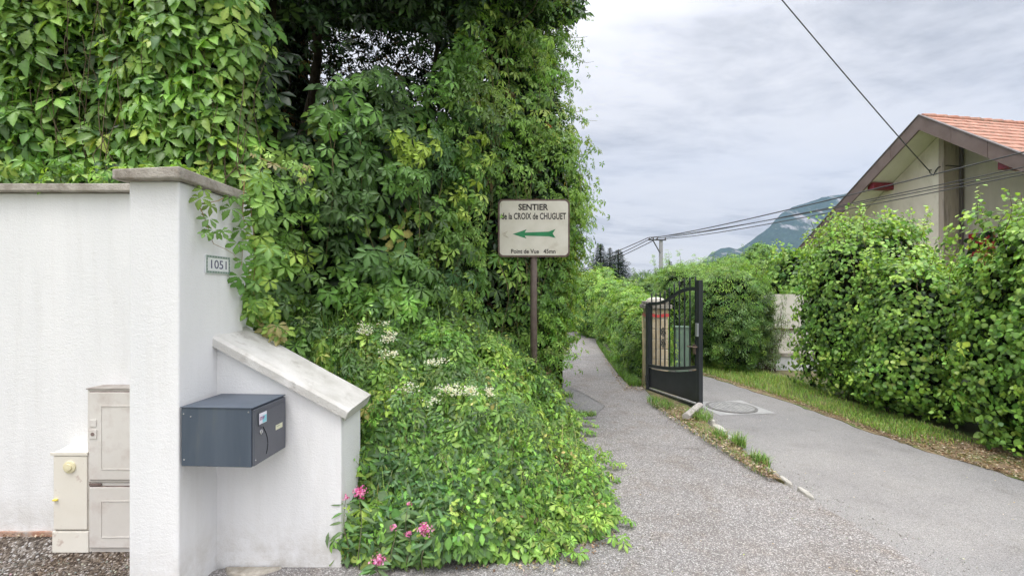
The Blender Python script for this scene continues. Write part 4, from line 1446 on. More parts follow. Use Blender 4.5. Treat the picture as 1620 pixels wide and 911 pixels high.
lf = [(318, 313, .055, 0), (332, 325, .05, 0), (322, 300, .045, 0), (331, 346, .055, 1), (338, 364, .055, 1), (324, 368, .045, 1), (350, 366, .05, 1), (366, 330, .07, 1), (376, 312, .05, 2), (364, 312, .045, 2),
      (382, 362, .075, 2), (376, 384, .062, 2), (390, 384, .07, 2), (384, 412, .07, 3), (378, 436, .07, 3), (386, 446, .08, 3), (384, 345, .06, 2)]
pos, tnt, szs = [], [], []
for px, py, s_, k in lf:
    pos.append(side(px, py, 0.05) - oh)
    szs.append(s_ * 1.02)
    tnt.append([(0.17, 0.27, 0.06), (0.13, 0.26, 0.05), (0.12, 0.26, 0.04), (0.09, 0.22, 0.035)][k])
for i in range(60):
    t = random.random()
    py = 262 + t * 235
    px = 401 + 22 * math.sin(t * 3.1) * random.uniform(-0.1, 1.0) + random.uniform(-10, 16)
    pos.append(free(px, py, random.uniform(2.52, 2.66)) - oh)
    szs.append(random.uniform(0.055, 0.085))
    tnt.append(random.choice([YG, BR, BR, GR, GR]))
for i in range(20):
    px, py = random.uniform(400, 490), 0
    py = 240 + (px - 395) * 0.4 + random.uniform(-14, 14)
    pos.append(free(px, py, random.uniform(2.6, 2.72)) - oh)
    szs.append(random.uniform(0.025, 0.042)); tnt.append(random.choice([YG, YG, BR, (0.34, 0.30, 0.14)]))
for i in range(28):
    px = random.uniform(388, 450); py = 470 + (px - 388) * 0.9 + random.uniform(-18, 18)
    pos.append(free(px, py, random.uniform(2.62, 2.78)) - oh)
    szs.append(random.uniform(0.05, 0.075)); tnt.append(random.choice([YG, BR, GR, (0.36, 0.33, 0.14)]))
pos = np.array(pos); szs = np.array(szs); tnt = np.array(tnt) * rng.normal(1, 0.12, (len(tnt), 1))
scatter('foliage', T_CREEP_S, pos, np.tile([0.55, -0.8, 0.45], (len(pos), 1)), szs, tnt, hsn, jit=0.22, rnd_dir=0.25)

# ---- B. the tall creeper thicket (centre)
tk = empty('creeper_thicket', (-0.2, 4.8, 0))
tag(tk, 'towering dark green thicket smothered in creeper behind the footpath sign', 'climbing plant')
ot = np.array([-0.2, 4.8, 0.0])
plan = np.array([(-2.5, 3.0), (-1.85, 3.1), (-1.25, 3.5), (-0.78, 3.95), (-0.25, 4.6), (0.28, 4.98), (0.50, 5.2), (0.60, 5.6), (0.64, 6.2), (0.66, 7.2), (0.6, 8.4)])
seg = np.linalg.norm(np.diff(plan, axis=0), axis=1)
cum = np.concatenate([[0], np.cumsum(seg)])
nzB, nzB2, nzB3 = Noise(21, 2.0), Noise(22, 5.0), Noise(23, 1.0)


def plan_at(u):
    x = np.interp(u, cum, plan[:, 0]); y = np.interp(u, cum, plan[:, 1])
    e = 0.05
    x2 = np.interp(np.minimum(u + e, cum[-1]), cum, plan[:, 0]); y2 = np.interp(np.minimum(u + e, cum[-1]), cum, plan[:, 1])
    x1 = np.interp(np.maximum(u - e, 0), cum, plan[:, 0]); y1 = np.interp(np.maximum(u - e, 0), cum, plan[:, 1])
    tx, ty = x2 - x1, y2 - y1
    l = np.hypot(tx, ty) + 1e-9
    return x, y, ty / l, -tx / l


def project(p):
    return 810 + p[:, 0] / p[:, 1] * F, 463 - (p[:, 2] - 1.45) / p[:, 1] * F


def curtain(N, z0, z1, inner=0.08, amp=1.0):
    u = rng.uniform(0, cum[-1], N)
    z = rng.uniform(z0, z1, N)
    x, y, nx, ny = plan_at(u)
    q = np.stack([x, y, z], 1)
    d = amp * (0.16 * nzB(q) + 0.07 * nzB2(q)) - rng.exponential(inner, N)
    # the mass leans out in its middle heights and narrows at the top right
    d += 0.10 * np.sin(np.clip((z - 0.5) / 4.2, 0, 1) * math.pi) - 0.10 * (z > 3.6)
    q[:, 0] += nx * d
    q[:, 1] += ny * d
    return q, np.stack([nx, ny, np.zeros(N)], 1), u


def hole_mask(q):
    """True where the curtain is open: the dark recess at its upper left, see-through edges"""
    X, Y, Z = q.T
    a, b_ = project(q)
    ed = np.interp(a, [380, 420, 460, 500, 540, 600, 650, 690, 720, 745], [262, 250, 215, 170, 118, 112, 130, 120, 60, -40])
    ed = ed + 14 * nzB2(q * 1.5)
    return (a < 745) & (b_ < ed)


q, nr, u = curtain(8000, 0.08, 5.3)
keep = ~hole_mask(q)
q, nr, u = q[keep], nr[keep], u[keep]
gap = nzB2(q * 1.3 + 5) < -0.72
a, b_ = project(q)
bare = np.exp(-((a - 722) / 48) ** 2 - ((b_ - 520) / 55) ** 2) + np.exp(-((a - 775) / 40) ** 2 - ((b_ - 345) / 45) ** 2) + np.exp(-((a - 480) / 50) ** 2 - ((b_ - 425) / 40) ** 2)
gap |= rng.random(len(q)) < 0.75 * bare
q, nr, u = q[~gap], nr[~gap], u[~gap]
N = len(q)
a, b_ = project(q)
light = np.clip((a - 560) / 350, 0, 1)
tint = palette(N, [SHADE_GR, DK, MD, GR], [2, 4, 3, 0.8], 0.28)  # darkest greens paint the deep shade at centre-left
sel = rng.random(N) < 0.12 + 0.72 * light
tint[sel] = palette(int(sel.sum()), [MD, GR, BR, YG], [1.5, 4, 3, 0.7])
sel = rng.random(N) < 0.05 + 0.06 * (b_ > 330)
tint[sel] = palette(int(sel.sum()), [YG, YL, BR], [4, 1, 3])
sel = rng.random(N) < 0.006
tint[sel] = palette(int(sel.sum()), [RD, BN], [1, 2])
sz = rng.normal(0.098, 0.022, N).clip(0.045, 0.15)
sz *= 1.28 - 0.45 * light
nrm = nr + np.array([0, 0, 0.55])
near = q[:, 1] < 4.3
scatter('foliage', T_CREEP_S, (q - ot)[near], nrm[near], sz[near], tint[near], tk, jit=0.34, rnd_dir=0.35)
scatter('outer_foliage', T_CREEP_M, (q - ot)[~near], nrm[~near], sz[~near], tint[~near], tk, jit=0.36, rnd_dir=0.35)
# hanging bunches standing out from the curtain
nb2 = 380
ub = rng.uniform(0.2, cum[8], nb2); zb_c = rng.uniform(0.7, 5.0, nb2)
bp_, bn_, bs_, bt_ = [], [], [], []
for i in range(nb2):
    x, y, nx, ny = plan_at(np.array([ub[i]]))
    q0 = np.array([[x[0], y[0], zb_c[i]]])
    d = 0.16 * nzB(q0)[0] + 0.07 * nzB2(q0)[0] + 0.10 * math.sin(max(0, min(1, (zb_c[i] - 0.5) / 4.2)) * math.pi) + rng.uniform(0.02, 0.18) * (0.3 if ub[i] > cum[5] else 1.0)
    m = int(rng.integers(14, 34))
    t_ = rng.random(m)
    hgt_ = rng.uniform(0.18, 0.5) * (0.8 if ub[i] > cum[5] else 1.0)
    w_ = 0.05 + 0.09 * np.sin(t_ * math.pi)
    cx0 = q0[0] + np.array([nx[0] * d, ny[0] * d, 0])
    pts_ = cx0 + np.stack([rng.normal(0, 1, m) * w_, rng.normal(0, 1, m) * w_ * 0.8, -t_ * hgt_], 1)
    bp_.append(pts_); bn_.append(np.tile([nx[0], ny[0], 0.5], (m, 1)))
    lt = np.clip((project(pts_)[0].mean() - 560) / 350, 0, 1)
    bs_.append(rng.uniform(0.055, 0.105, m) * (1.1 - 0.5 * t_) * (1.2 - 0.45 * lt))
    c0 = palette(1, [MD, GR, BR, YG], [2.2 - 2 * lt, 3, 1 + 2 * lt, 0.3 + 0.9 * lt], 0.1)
    bt_.append(np.clip(c0 * rng.normal(1, 0.12, (m, 1)), 0.01, 0.9))
bp_ = np.concatenate(bp_); bn_ = np.concatenate(bn_); bs_ = np.concatenate(bs_); bt_ = np.concatenate(bt_)
kk_ = ~hole_mask(bp_)
kk_ &= ~((bp_[:, 1] < 4.86) & (bp_[:, 0] > -0.26) & (bp_[:, 0] < 0.72) & (bp_[:, 2] > 0.75) & (bp_[:, 2] < 2.55))
scatter('bunch_foliage', T_CREEP_M, (bp_ - ot)[kk_], bn_[kk_], bs_[kk_], bt_[kk_], tk, jit=0.4, rnd_dir=0.35)
# inner leaves, shade put into their dark colour
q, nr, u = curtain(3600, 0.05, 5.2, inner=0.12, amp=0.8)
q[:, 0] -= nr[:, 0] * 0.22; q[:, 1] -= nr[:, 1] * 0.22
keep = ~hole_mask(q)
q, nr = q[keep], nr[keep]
scatter('inner_foliage', T_CREEP_L, q - ot, nr + np.array([0, 0, 0.4]), rng.normal(0.10, 0.02, len(q)), palette(len(q), [SHADE_GR, DK, BN], [5, 2, 0.4]), tk, jit=0.5)


def core_fn(ua, ub, za, zb_, inset):
    def f(u, v):
        uu = ua + (ub - ua) * u
        z = za + (zb_ - za) * v
        x, y, nx, ny = plan_at(np.array([uu]))
        p = np.array([[x[0], y[0], z]])
        d = 0.15 * nzB(p)[0] + 0.05 * nzB2(p)[0] - inset
        return np.array([x[0] + nx[0] * d, y[0] + ny[0] * d, z]) - ot
    return f


lumpy_core('shade_filler', core_fn(0, cum[-1], -0.1, 2.15, 0.58), 50, 20, tk)  # opaque filler added inside the curtain to block light
lumpy_core('shade_filler', core_fn(cum[4] + 0.38, cum[-1], 2.1, 5.3, 0.55), 40, 24, tk)
# back wall of the recess: leafy with holes of sky, leaf roof added above to keep it dark
N = 16000
X = rng.uniform(-4.6, 0.6, N); Z = rng.uniform(1.6, 6.4, N); Y = 6.1 + rng.normal(0, 0.22, N) - 0.1 * (X + 1)
q = np.stack([X, Y, Z], 1)
a, b_ = project(q)
hol = nzB2(q * 0.9 + 2) + 0.5 * nzB2(q * 2.3)
nzh = Noise(77, 14.0)
sky_r = np.exp(-((a - 560) / 55) ** 2 - ((b_ - 52) / 32) ** 2) + 0.95 * np.exp(-((a - 655) / 42) ** 2 - ((b_ - 75) / 30) ** 2) + 0.6 * np.exp(-((a - 505) / 22) ** 2 - ((b_ - 118) / 14) ** 2)
hol = 0.55 * hol + 0.6 * nzh(q)
th = 2.3 - 1.92 * sky_r
q = q[hol < th]
scatter('far_foliage', T_CREEP_M, q - ot, np.tile([0, -0.7, 0.3], (len(q), 1)), rng.normal(0.062, 0.018, len(q)).clip(0.025, 0.2), palette(len(q), [SHADE_GR, DK, BN], [4, 1, 0.3]), tk, jit=0.6)  # leaf colours darkened to paint the shade of the recess
N = 5200
X = rng.uniform(-4.6, 0.9, N); Y = rng.uniform(3.1, 7.4, N)
Z = 4.05 + 0.24 * (Y - 3.1) + 0.18 * nzB(np.stack([X, Y, X * 0], 1)) + rng.exponential(0.15, N)
Z += 0.3 * np.clip((Y - 5), 0, 2)
q = np.stack([X, Y, Z], 1)
q = q[(q[:, 0] < 0.35) | (q[:, 1] > 5.3)]
scatter('shade_roof_foliage', T_CREEP_M, q - ot, np.tile([0, -0.2, 1.0], (len(q), 1)), rng.normal(0.115, 0.02, len(q)), palette(len(q), [SHADE_GR, DK, MD], [3, 3, 1]), tk, jit=0.5)  # overhead leaf layer added to keep light out of the recess
# overhanging fringe at the top of the picture
N = 900
X = rng.uniform(-2.0, 0.35, N); Y = rng.uniform(3.6, 4.7, N)
q0 = np.stack([X, Y, X * 0], 1)
Z = 1.45 + Y * (0.60 + 0.075 * nzB2(q0 * 0.8) + 0.05 * nzB(q0)) + rng.uniform(0, 0.7, N)
q = np.stack([X, Y, Z], 1)
a, b_ = project(q)
q = q[(a > 385) & (a < 760)]
scatter('fringe_foliage', T_CREEP_M, q - ot, np.tile([0, -0.6, 0.7], (len(q), 1)), rng.normal(0.09, 0.02, len(q)), palette(len(q), [SHADE_GR, DK, MD], [3, 3, 1]), tk, jit=0.5)
# opaque sheets added round and over the recess to block light; branches
lumpy_core('shade_filler', lambda u, v: np.array([-4.6 + 5.3 * u, 3.4 + 3.9 * v, 4.75 + 0.24 * 3.9 * v + 0.1 * math.sin(9 * u + 5 * v)]) - ot, 26, 20, tk)
lumpy_core('shade_filler', lambda u, v: np.array([-4.5 + 1.7 * u, 6.35 + 0.1 * math.sin(11 * u), -0.1 + 6.2 * v]) - ot, 12, 20, tk)
lumpy_core('shade_filler', lambda u, v: np.array([-4.5 + 5.2 * u, 6.4 + 0.1 * math.sin(11 * u), -0.1 + 3.9 * v]) - ot, 20, 14, tk)
brl, brr = [], []
trunks = [((-2.55, 5.2, 0.2), (-2.2, 5.0, 4.9), 0.10), ((-2.0, 5.5, 0.3), (-2.35, 5.2, 5.0), 0.05), ((-2.9, 4.6, 0.4), (-2.4, 4.3, 4.6), 0.06), ((-1.2, 5.4, 0.3), (-0.7, 5.2, 5.1), 0.06)]
for a_, b2, r in trunks:
    brl.append(wiggle(Vector(a_) - Vector(ot), Vector(b2) - Vector(ot), 12, 0.12)); brr.append(r)
stems('trunk', brl, brr, BARK, tk, seg=9)
brl = []
for i in range(60):
    a_ = Vector((random.uniform(-2.9, -0.3), random.uniform(4.4, 5.9), random.uniform(2.4, 4.6)))
    b2 = a_ + Vector((random.uniform(-0.6, 0.9), random.uniform(-0.4, 0.4), random.uniform(-0.9, 0.9)))
    brl.append(wiggle(a_ - Vector(ot), b2 - Vector(ot), 8, 0.1))
stems('branch', brl, 0.010, BARK, tk)
q, nr, u = curtain(2600, 0.4, 4.6, inner=0.02, amp=1.0)
a, b_ = project(q)
bare = np.exp(-((a - 722) / 60) ** 2 - ((b_ - 520) / 70) ** 2) + np.exp(-((a - 775) / 50) ** 2 - ((b_ - 345) / 60) ** 2) + 0.12
kq = (rng.random(len(q)) < bare) & ~hole_mask(q)
q, nr = q[kq], nr[kq]
scatter('dead_foliage', T_OVATE, q - nr * 0.14 - ot, nr + np.array([0, 0, 0.3]), rng.uniform(0.03, 0.06, len(q)), palette(len(q), [(0.16, 0.08, 0.05), (0.26, 0.16, 0.09), (0.10, 0.06, 0.04)], [3, 2, 2]), tk, jit=0.6, rnd_dir=0.8)
# long vine stems lying over the curtain
vl = []
for i in range(60):
    uu = random.uniform(0.8, cum[7])
    z1 = random.uniform(1.6, 4.4)
    z0 = max(0.6, z1 - random.uniform(0.6, 1.8))
    l = []
    du_ = random.uniform(-0.25, 0.25)
    for k in range(10):
        t_ = k / 9
        x, y, nx, ny = plan_at(np.array([uu + du_ * t_]))
        z = z1 + (z0 - z1) * t_
        pq = np.array([[x[0], y[0], z]])
        d = 0.16 * nzB(pq)[0] + 0.07 * nzB2(pq)[0] + 0.07 + 0.10 * math.sin(max(0, min(1, (z - 0.5) / 4.2)) * math.pi)
        l.append(Vector((x[0] + nx[0] * d + 0.02 * math.sin(6 * t_ + i), y[0] + ny[0] * d, z)) - Vector(ot))
    if not hole_mask(np.array([np.array(l[0]) + ot]))[0]:
        vl.append(l)
stems('vine_stem', vl, 0.0035, VINE, tk)
# free tendrils past the right outline
tp_, tl_, tt_ = [], [], []
for (px, py, ln_, D) in ((925, 35, 40, 5.4), (905, 60, 55, 5.5), (920, 90, 50, 5.4), (905, 175, 60, 5.4), (925, 182, 50, 5.4), (900, 240, 50, 5.5), (930, 320, 30, 5.5), (935, 345, 26, 5.4), (928, 420, 30, 5.5), (915, 470, 30, 5.4), (905, 560, 25, 5.2), (900, 610, 20, 5.1)):
    a_ = free(px - 40, py - 12, D); b2 = free(px - 40 + ln_ * 1.2, py + random.uniform(-6, 10), D)
    l = wiggle(Vector(a_ - ot), Vector(b2 - ot), 7, 0.03, sag=0.05)
    tl_.append(l)
    for k in range(1, 8):
        for _ in range(3 if k < 5 else 1):
            tp_.append(np.array(l[k]) + rng.normal(0, 0.025, 3)); tt_.append(0.075 * (1 - k / 10))
for l in tl_: stems('tendril', [l], 0.004, VINE, tk)
scatter('tendril_foliage', T_CREEP_M, np.array(tp_), np.tile([0.5, -0.8, 0.4], (len(tp_), 1)), np.array(tt_), palette(len(tp_), [GR, BR, YG], [3, 3, 1]), tk, jit=0.4)

# ---- C. the overgrown bank below
def bank_h(X, Y):
    hb = np.interp(X, [-1.8, -1.45, -0.9, -0.5, -0.2, 0.05, 0.22, 0.45, 0.62], [1.22, 1.18, 1.08, 0.98, 0.80, 0.54, 0.33, 0.17, 0.0])
    d0 = np.interp(X, [-1.8, -0.9, -0.86, 0.14, 0.56, 0.7], [2.66, 2.66, 2.42, 2.48, 2.75, 3.0])
    r = np.clip((Y - d0) / np.interp(X, [-0.95, -0.8], [0.5, 0.95]), 0, 1)
    ramp_ = 0.55 * r + 0.45 * np.sin(r * math.pi / 2) ** 0.9
    fr = np.clip((0.60 - X) / 0.25, 0, 1)
    return hb * ramp_ * np.minimum(1, 0.5 + fr) + 0.06 * np.clip(Y - 3.4, 0, 1.5) * (X < -0.1)


nu_, nv_ = 60, 60
gx = np.linspace(-2.4, 0.66, nu_); gy = np.linspace(2.42, 5.6, nv_)
GX, GY = np.meshgrid(gx, gy)
GZ = bank_h(GX, GY) * 0.86 - 0.06
GZ = np.where((GX < -0.88) & (GY < 2.68), -0.1, GZ)
Vb = np.stack([GX, GY, GZ], -1).reshape(-1, 3)
idx = np.arange(nu_ * nv_).reshape(nv_, nu_)
FV = np.stack([idx[:-1, :-1], idx[:-1, 1:], idx[1:, 1:], idx[1:, :-1]], -1).reshape(-1, 4)
M_BANK = mat('bank_soil', (0.035, 0.028, 0.016), (0.09, 0.065, 0.04), rough=1.0, scale=12, bump=0.8, bscale=40)
tag(np_mesh('bank', Vb, FV.ravel(), np.full(len(FV), 4), M_BANK), kind='structure')

gcv = empty('bank_plants', (-0.1, 3.2, 0))
gcv['kind'] = 'stuff'
gcv['label'] = 'tangled low creeper, weeds and seedlings covering the bank beside the path'
gcv['category'] = 'ground cover'
og = np.array([-0.1, 3.2, 0.0])
nzC, nzC2 = Noise(31, 4.0), Noise(32, 10.0)


def bank_pts(N, up=(0.0, 0.10), rx=(-1.75, 0.63), ry=(2.44, 5.2), lump=1.0):
    X = rng.uniform(*rx, N); Y = ry[0] + (ry[1] - ry[0]) * rng.random(N) ** 1.25
    d0 = np.interp(X, [-1.8, -0.9, -0.86, 0.14, 0.56, 0.7], [2.66, 2.66, 2.42, 2.48, 2.75, 3.0])
    k = Y > d0 - 0.03
    X, Y = X[k], Y[k]
    H = bank_h(X, Y)
    q = np.stack([X, Y, H], 1)
    e = 0.05
    gxn = (bank_h(X + e, Y) - bank_h(X - e, Y)) / (2 * e); gyn = (bank_h(X, Y + e) - bank_h(X, Y - e)) / (2 * e)
    n = unit(np.stack([-gxn, -gyn, np.ones(len(X))], 1))
    l = lump * (0.13 * nzC(q) + 0.06 * nzC2(q)) + rng.uniform(*up, len(X))
    q = q + n * l[:, None]
    q[:, 2] = np.maximum(q[:, 2], 0.05 + rng.random(len(q)) * 0.05)
    return q, n


q, n_ = bank_pts(9500)
a, b_ = project(q)
N = len(q)
ty = nzC(q * 0.45 + 9)
tint = palette(N, [MD, GR, BR, YG], [3, 4, 2.5, 0.6])
sel = (rng.random(N) < 0.50) & (ty > 0.1)
tint[sel] = palette(int(sel.sum()), [BR, YG, YL], [4, 4, 0.8])
creep = (ty < 0.35) & (nzC2(q * 0.8 + 3) > -0.45)
scatter('creeper_leaves', T_CREEP_M, (q - og)[creep], (n_ + [0, -0.35, 0.3])[creep], rng.normal(0.075, 0.018, creep.sum()).clip(0.03, 0.12), tint[creep], gcv, jit=0.38, rnd_dir=0.45)
q2, n2 = bank_pts(17000, up=(-0.03, 0.12))
ty2 = nzC(q2 * 0.45 + 9)
k = ((ty2 > -0.35) | (rng.random(len(q2)) < 0.25)) & (nzC2(q2 * 0.9 + 2) > -0.70)
q2, n2 = q2[k], n2[k]
patch_ = nzC(q2 * 0.8 + 40)[:, None]
hue_ = 1 + patch_ * np.array([0.30, 0.12, 0.15])
scatter('small_leaves', T_OVATE, q2 - og, n2 + [0, -0.3, 0.3], rng.normal(0.034, 0.011, len(q2)).clip(0.014, 0.06) * (1 + 0.25 * nzC(q2 + 60)).clip(0.6, 1.5), np.clip(hue_, 0.45, 1.6) * np.where((rng.random(len(q2)) < np.clip(0.15 + 0.5 * q2[:, 0] + 0.5 * ty2[k], 0.04, 0.7))[:, None], palette(len(q2), [GR, BR, YG, YL], [2, 4, 2.6, 0.5]), palette(len(q2), [DK, MD, GR, BR], [2.5, 4, 3.5, 0.8], 0.25)), gcv, jit=0.5, rnd_dir=1.0)
q3, n3 = bank_pts(2600, up=(0.0, 0.05), ry=(2.44, 3.1), rx=(-0.85, 0.6))
scatter('foot_leaves', T_CREEP_M, q3 - og, n3 + [0, -0.5, 0.3], rng.normal(0.07, 0.015, len(q3)).clip(0.03, 0.1), palette(len(q3), [MD, GR, BR], [3, 4, 2.5]), gcv, jit=0.35)
# patches of other weeds: feathery, broad leaved, withered
qa, na_ = bank_pts(9000, up=(0.0, 0.14))
pa_ = nzC(qa * 0.7 + 21)
kf = (pa_ > 0.75); kb = (pa_ < -0.8) & (rng.random(len(qa)) < 0.35)
scatter('feathery_weeds', T_SPRAYN, (qa - og)[kf], (na_ + [0, -0.4, 0.2])[kf], rng.normal(0.075, 0.02, int(kf.sum())).clip(0.03), palette(int(kf.sum()), [(0.12, 0.22, 0.07), (0.18, 0.30, 0.08), MD], [3, 2, 2]), gcv, jit=0.5, rnd_dir=0.9)
scatter('broad_weeds', T_ROUND, (qa - og)[kb], (na_ + [0, -0.5, 0.5])[kb], rng.normal(0.065, 0.018, int(kb.sum())).clip(0.03), palette(int(kb.sum()), [GR, BR, MD], [3, 3, 2]), gcv, jit=0.35, rnd_dir=0.9)
qa, na_ = bank_pts(2600, up=(-0.04, 0.06))
kw = nzC2(qa * 0.9 + 2) < -0.6
scatter('withered_leaves', T_OVATE, (qa - og)[kw], na_[kw], rng.uniform(0.02, 0.05, int(kw.sum())), palette(int(kw.sum()), [(0.26, 0.15, 0.08), (0.14, 0.08, 0.05), (0.36, 0.28, 0.13)], [3, 3, 1]), gcv, jit=0.7, rnd_dir=1.0)
# trailing runners on to the path
rl, rp, rs_ = [], [], []
for (x, y, dx, dy) in ((0.5, 2.72, 0.2, 0.02), (0.45, 2.62, 0.16, -0.1), (0.58, 3.6, 0.28, 0.05), (0.58, 3.9, 0.22, -0.1), (0.56, 3.3, 0.2, 0.1), (0.6, 4.5, 0.2, 0.0), (0.3, 2.5, 0.05, -0.13), (0.1, 2.5, 0.1, -0.12), (0.6, 4.9, 0.25, -0.1), (0.56, 3.05, 0.14, 0.0)):
    l = wiggle((x - 0.15 - og[0], y - og[1], 0.2), (x + dx - og[0], y + dy - og[1], 0.05), 7, 0.02)
    rl.append(l)
    for kk in range(1, 8):
        for _ in range(3):
            rp.append(np.array(l[kk]) + np.abs(rng.normal(0, 0.02, 3))); rs_.append(random.uniform(0.03, 0.055))
stems('runner', rl, 0.002, VINE, gcv)
scatter('runner_leaves', T_CREEP_M, np.array(rp), np.tile([0.2, -0.4, 0.9], (len(rp), 1)), np.array(rs_), palette(len(rp), [GR, BR, YG], [3, 3, 2]), gcv, jit=0.4)
# taller weeds standing up through the mat: a stem with leaves along it
wl_, wp_, wn2_, ws_, wt2_ = [], [], [], [], []
qw, nw = bank_pts(330, up=(-0.02, 0.02), lump=0.6)
for i in range(len(qw)):
    b0 = qw[i] - og
    hh2 = rng.uniform(0.10, 0.30)
    tip = b0 + np.array([rng.normal(0, 0.06), rng.normal(-0.04, 0.05), hh2])
    l = wiggle(Vector(b0), Vector(tip), 6, 0.015)
    wl_.append(l)
    c0 = palette(1, [GR, BR, YG], [2, 3, 1.2])
    for k2 in range(1, 7):
        for _ in range(3):
            wp_.append(np.array(l[k2]) + rng.normal(0, 0.016, 3)); ws_.append(rng.uniform(0.028, 0.055) * (1.15 - 0.09 * k2)); wt2_.append(c0[0] * rng.normal(1, 0.1)); wn2_.append(rng.normal(0, 0.6, 3) + [0, -0.4, 0.7])
stems('weed_stems', wl_, 0.0022, mat('weed_stem', (0.16, 0.22, 0.06), (0.24, 0.22, 0.1), scale=20), gcv, seg=4)
scatter('weed_leaves', T_OVATE, np.array(wp_), np.array(wn2_), np.array(ws_), np.array(wt2_).clip(0.01, 0.9), gcv, jit=0.3, rnd_dir=0.9)
qg, ng = bank_pts(2400, up=(-0.06, 0.0))
blades('bank_blades', qg - og, rng.uniform(0.14, 0.40, len(qg)), np.full(len(qg), 0.005), palette(len(qg), [GR, BR, YG, (0.42, 0.40, 0.2)], [3, 3, 1, 1]), gcv, lean=1.1)
# dry stalks
qd, nd_ = bank_pts(900, up=(-0.05, 0.05))
blades('dry_stalks', qd - og, rng.uniform(0.08, 0.26, len(qd)), np.full(len(qd), 0.004), palette(len(qd), [(0.30, 0.25, 0.12), (0.18, 0.13, 0.07), (0.25, 0.32, 0.1)], [3, 2, 2]), gcv, lean=1.2)
sel_x = rng.uniform(-1.7, -0.3, 1900); sel_y = rng.uniform(2.72, 3.7, 1900)
keep = rng.random(1900) < np.clip(1.2 - np.abs(sel_x + 1.15) / 0.9, 0, 1)
sel_x, sel_y = sel_x[keep], sel_y[keep]
gb_ = np.stack([sel_x, sel_y, bank_h(sel_x, sel_y) - 0.04], 1)
o = blades('bank_grass', gb_, rng.uniform(0.15, 0.36, len(gb_)), rng.uniform(0.005, 0.009, len(gb_)), palette(len(gb_), [DK, MD, GR, BR], [2, 4, 3, 1]), None, lean=1.0)
tag(o, kind='stuff')

# ---- white flower umbels (each plant a thing)
def bank_depth(px, py):
    for D in np.arange(2.45, 5.2, 0.02):
        p_ = P(px, py, D)
        if p_.z <= float(bank_h(np.array([p_.x]), np.array([D]))[0]) + 0.13 and (p_.x > -0.87 or D > 2.72):
            return D
    return 4.0


def umbel_plant(px, py, D, spread, n, label):
    D = bank_depth(px, py) - 0.02
    c = np.array(P(px, py, D))
    e_ = empty('white_flower_plant', (c[0], c[1], max(0.05, c[2] - 0.35)))
    tag(e_, label, 'flower', 'white flowering plants on the bank')
    z0 = max(0.05, c[2] - 0.35)
    fp, fs_, sl2 = [], [], []
    for i in range(n):
        h_ = c + np.array([random.uniform(-spread, spread), random.uniform(-0.06, 0.0), random.uniform(-spread, spread) * 0.55])
        sl2.append(wiggle((0 + random.uniform(-.02, .02), 0, 0), Vector(h_ - np.array([c[0], c[1], z0])), 5, 0.02))
        m = 26
        dd = rng.normal(0, 1, (m, 3)) * [0.022, 0.018, 0.010]
        fp.append(h_ - [c[0], c[1], z0] + dd)
        fs_.append(rng.uniform(0.004, 0.0075, m))
    stems('stem', sl2, 0.002, mat('green_stem', (0.1, 0.2, 0.04)), e_)
    fp = np.concatenate(fp); fs_ = np.concatenate(fs_)
    scatter('blossom', T_FLOWER, fp, np.tile([0, -0.6, 0.8], (len(fp), 1)), fs_, palette(len(fp), [(0.72, 0.72, 0.62), (0.6, 0.62, 0.45)], [3, 1], 0.08), e_, mat_=PETAL, jit=0.5)


umbel_plant(590, 520, 3.15, 0.075, 7, 'white flower heads topmost in the grass above the sloping coping')
umbel_plant(612, 532, 3.15, 0.05, 6, 'dense white flower heads just right of the topmost white ones')
umbel_plant(615, 556, 3.12, 0.05, 4, 'white flower heads below the topmost cluster on the bank')
umbel_plant(640, 615, 3.10, 0.05, 4, 'few white flower heads right of the end of the sloping coping')
umbel_plant(690, 575, 3.4, 0.06, 4, 'sparse white flower heads high on the bank, centre')
umbel_plant(705, 622, 3.3, 0.08, 8, 'large white flower spray across the middle of the bank')
umbel_plant(735, 618, 3.35, 0.065, 8, 'brightest white flower spray in the middle of the bank')
umbel_plant(772, 616, 3.5, 0.06, 6, 'white flower spray nearest the foot of the sign post')


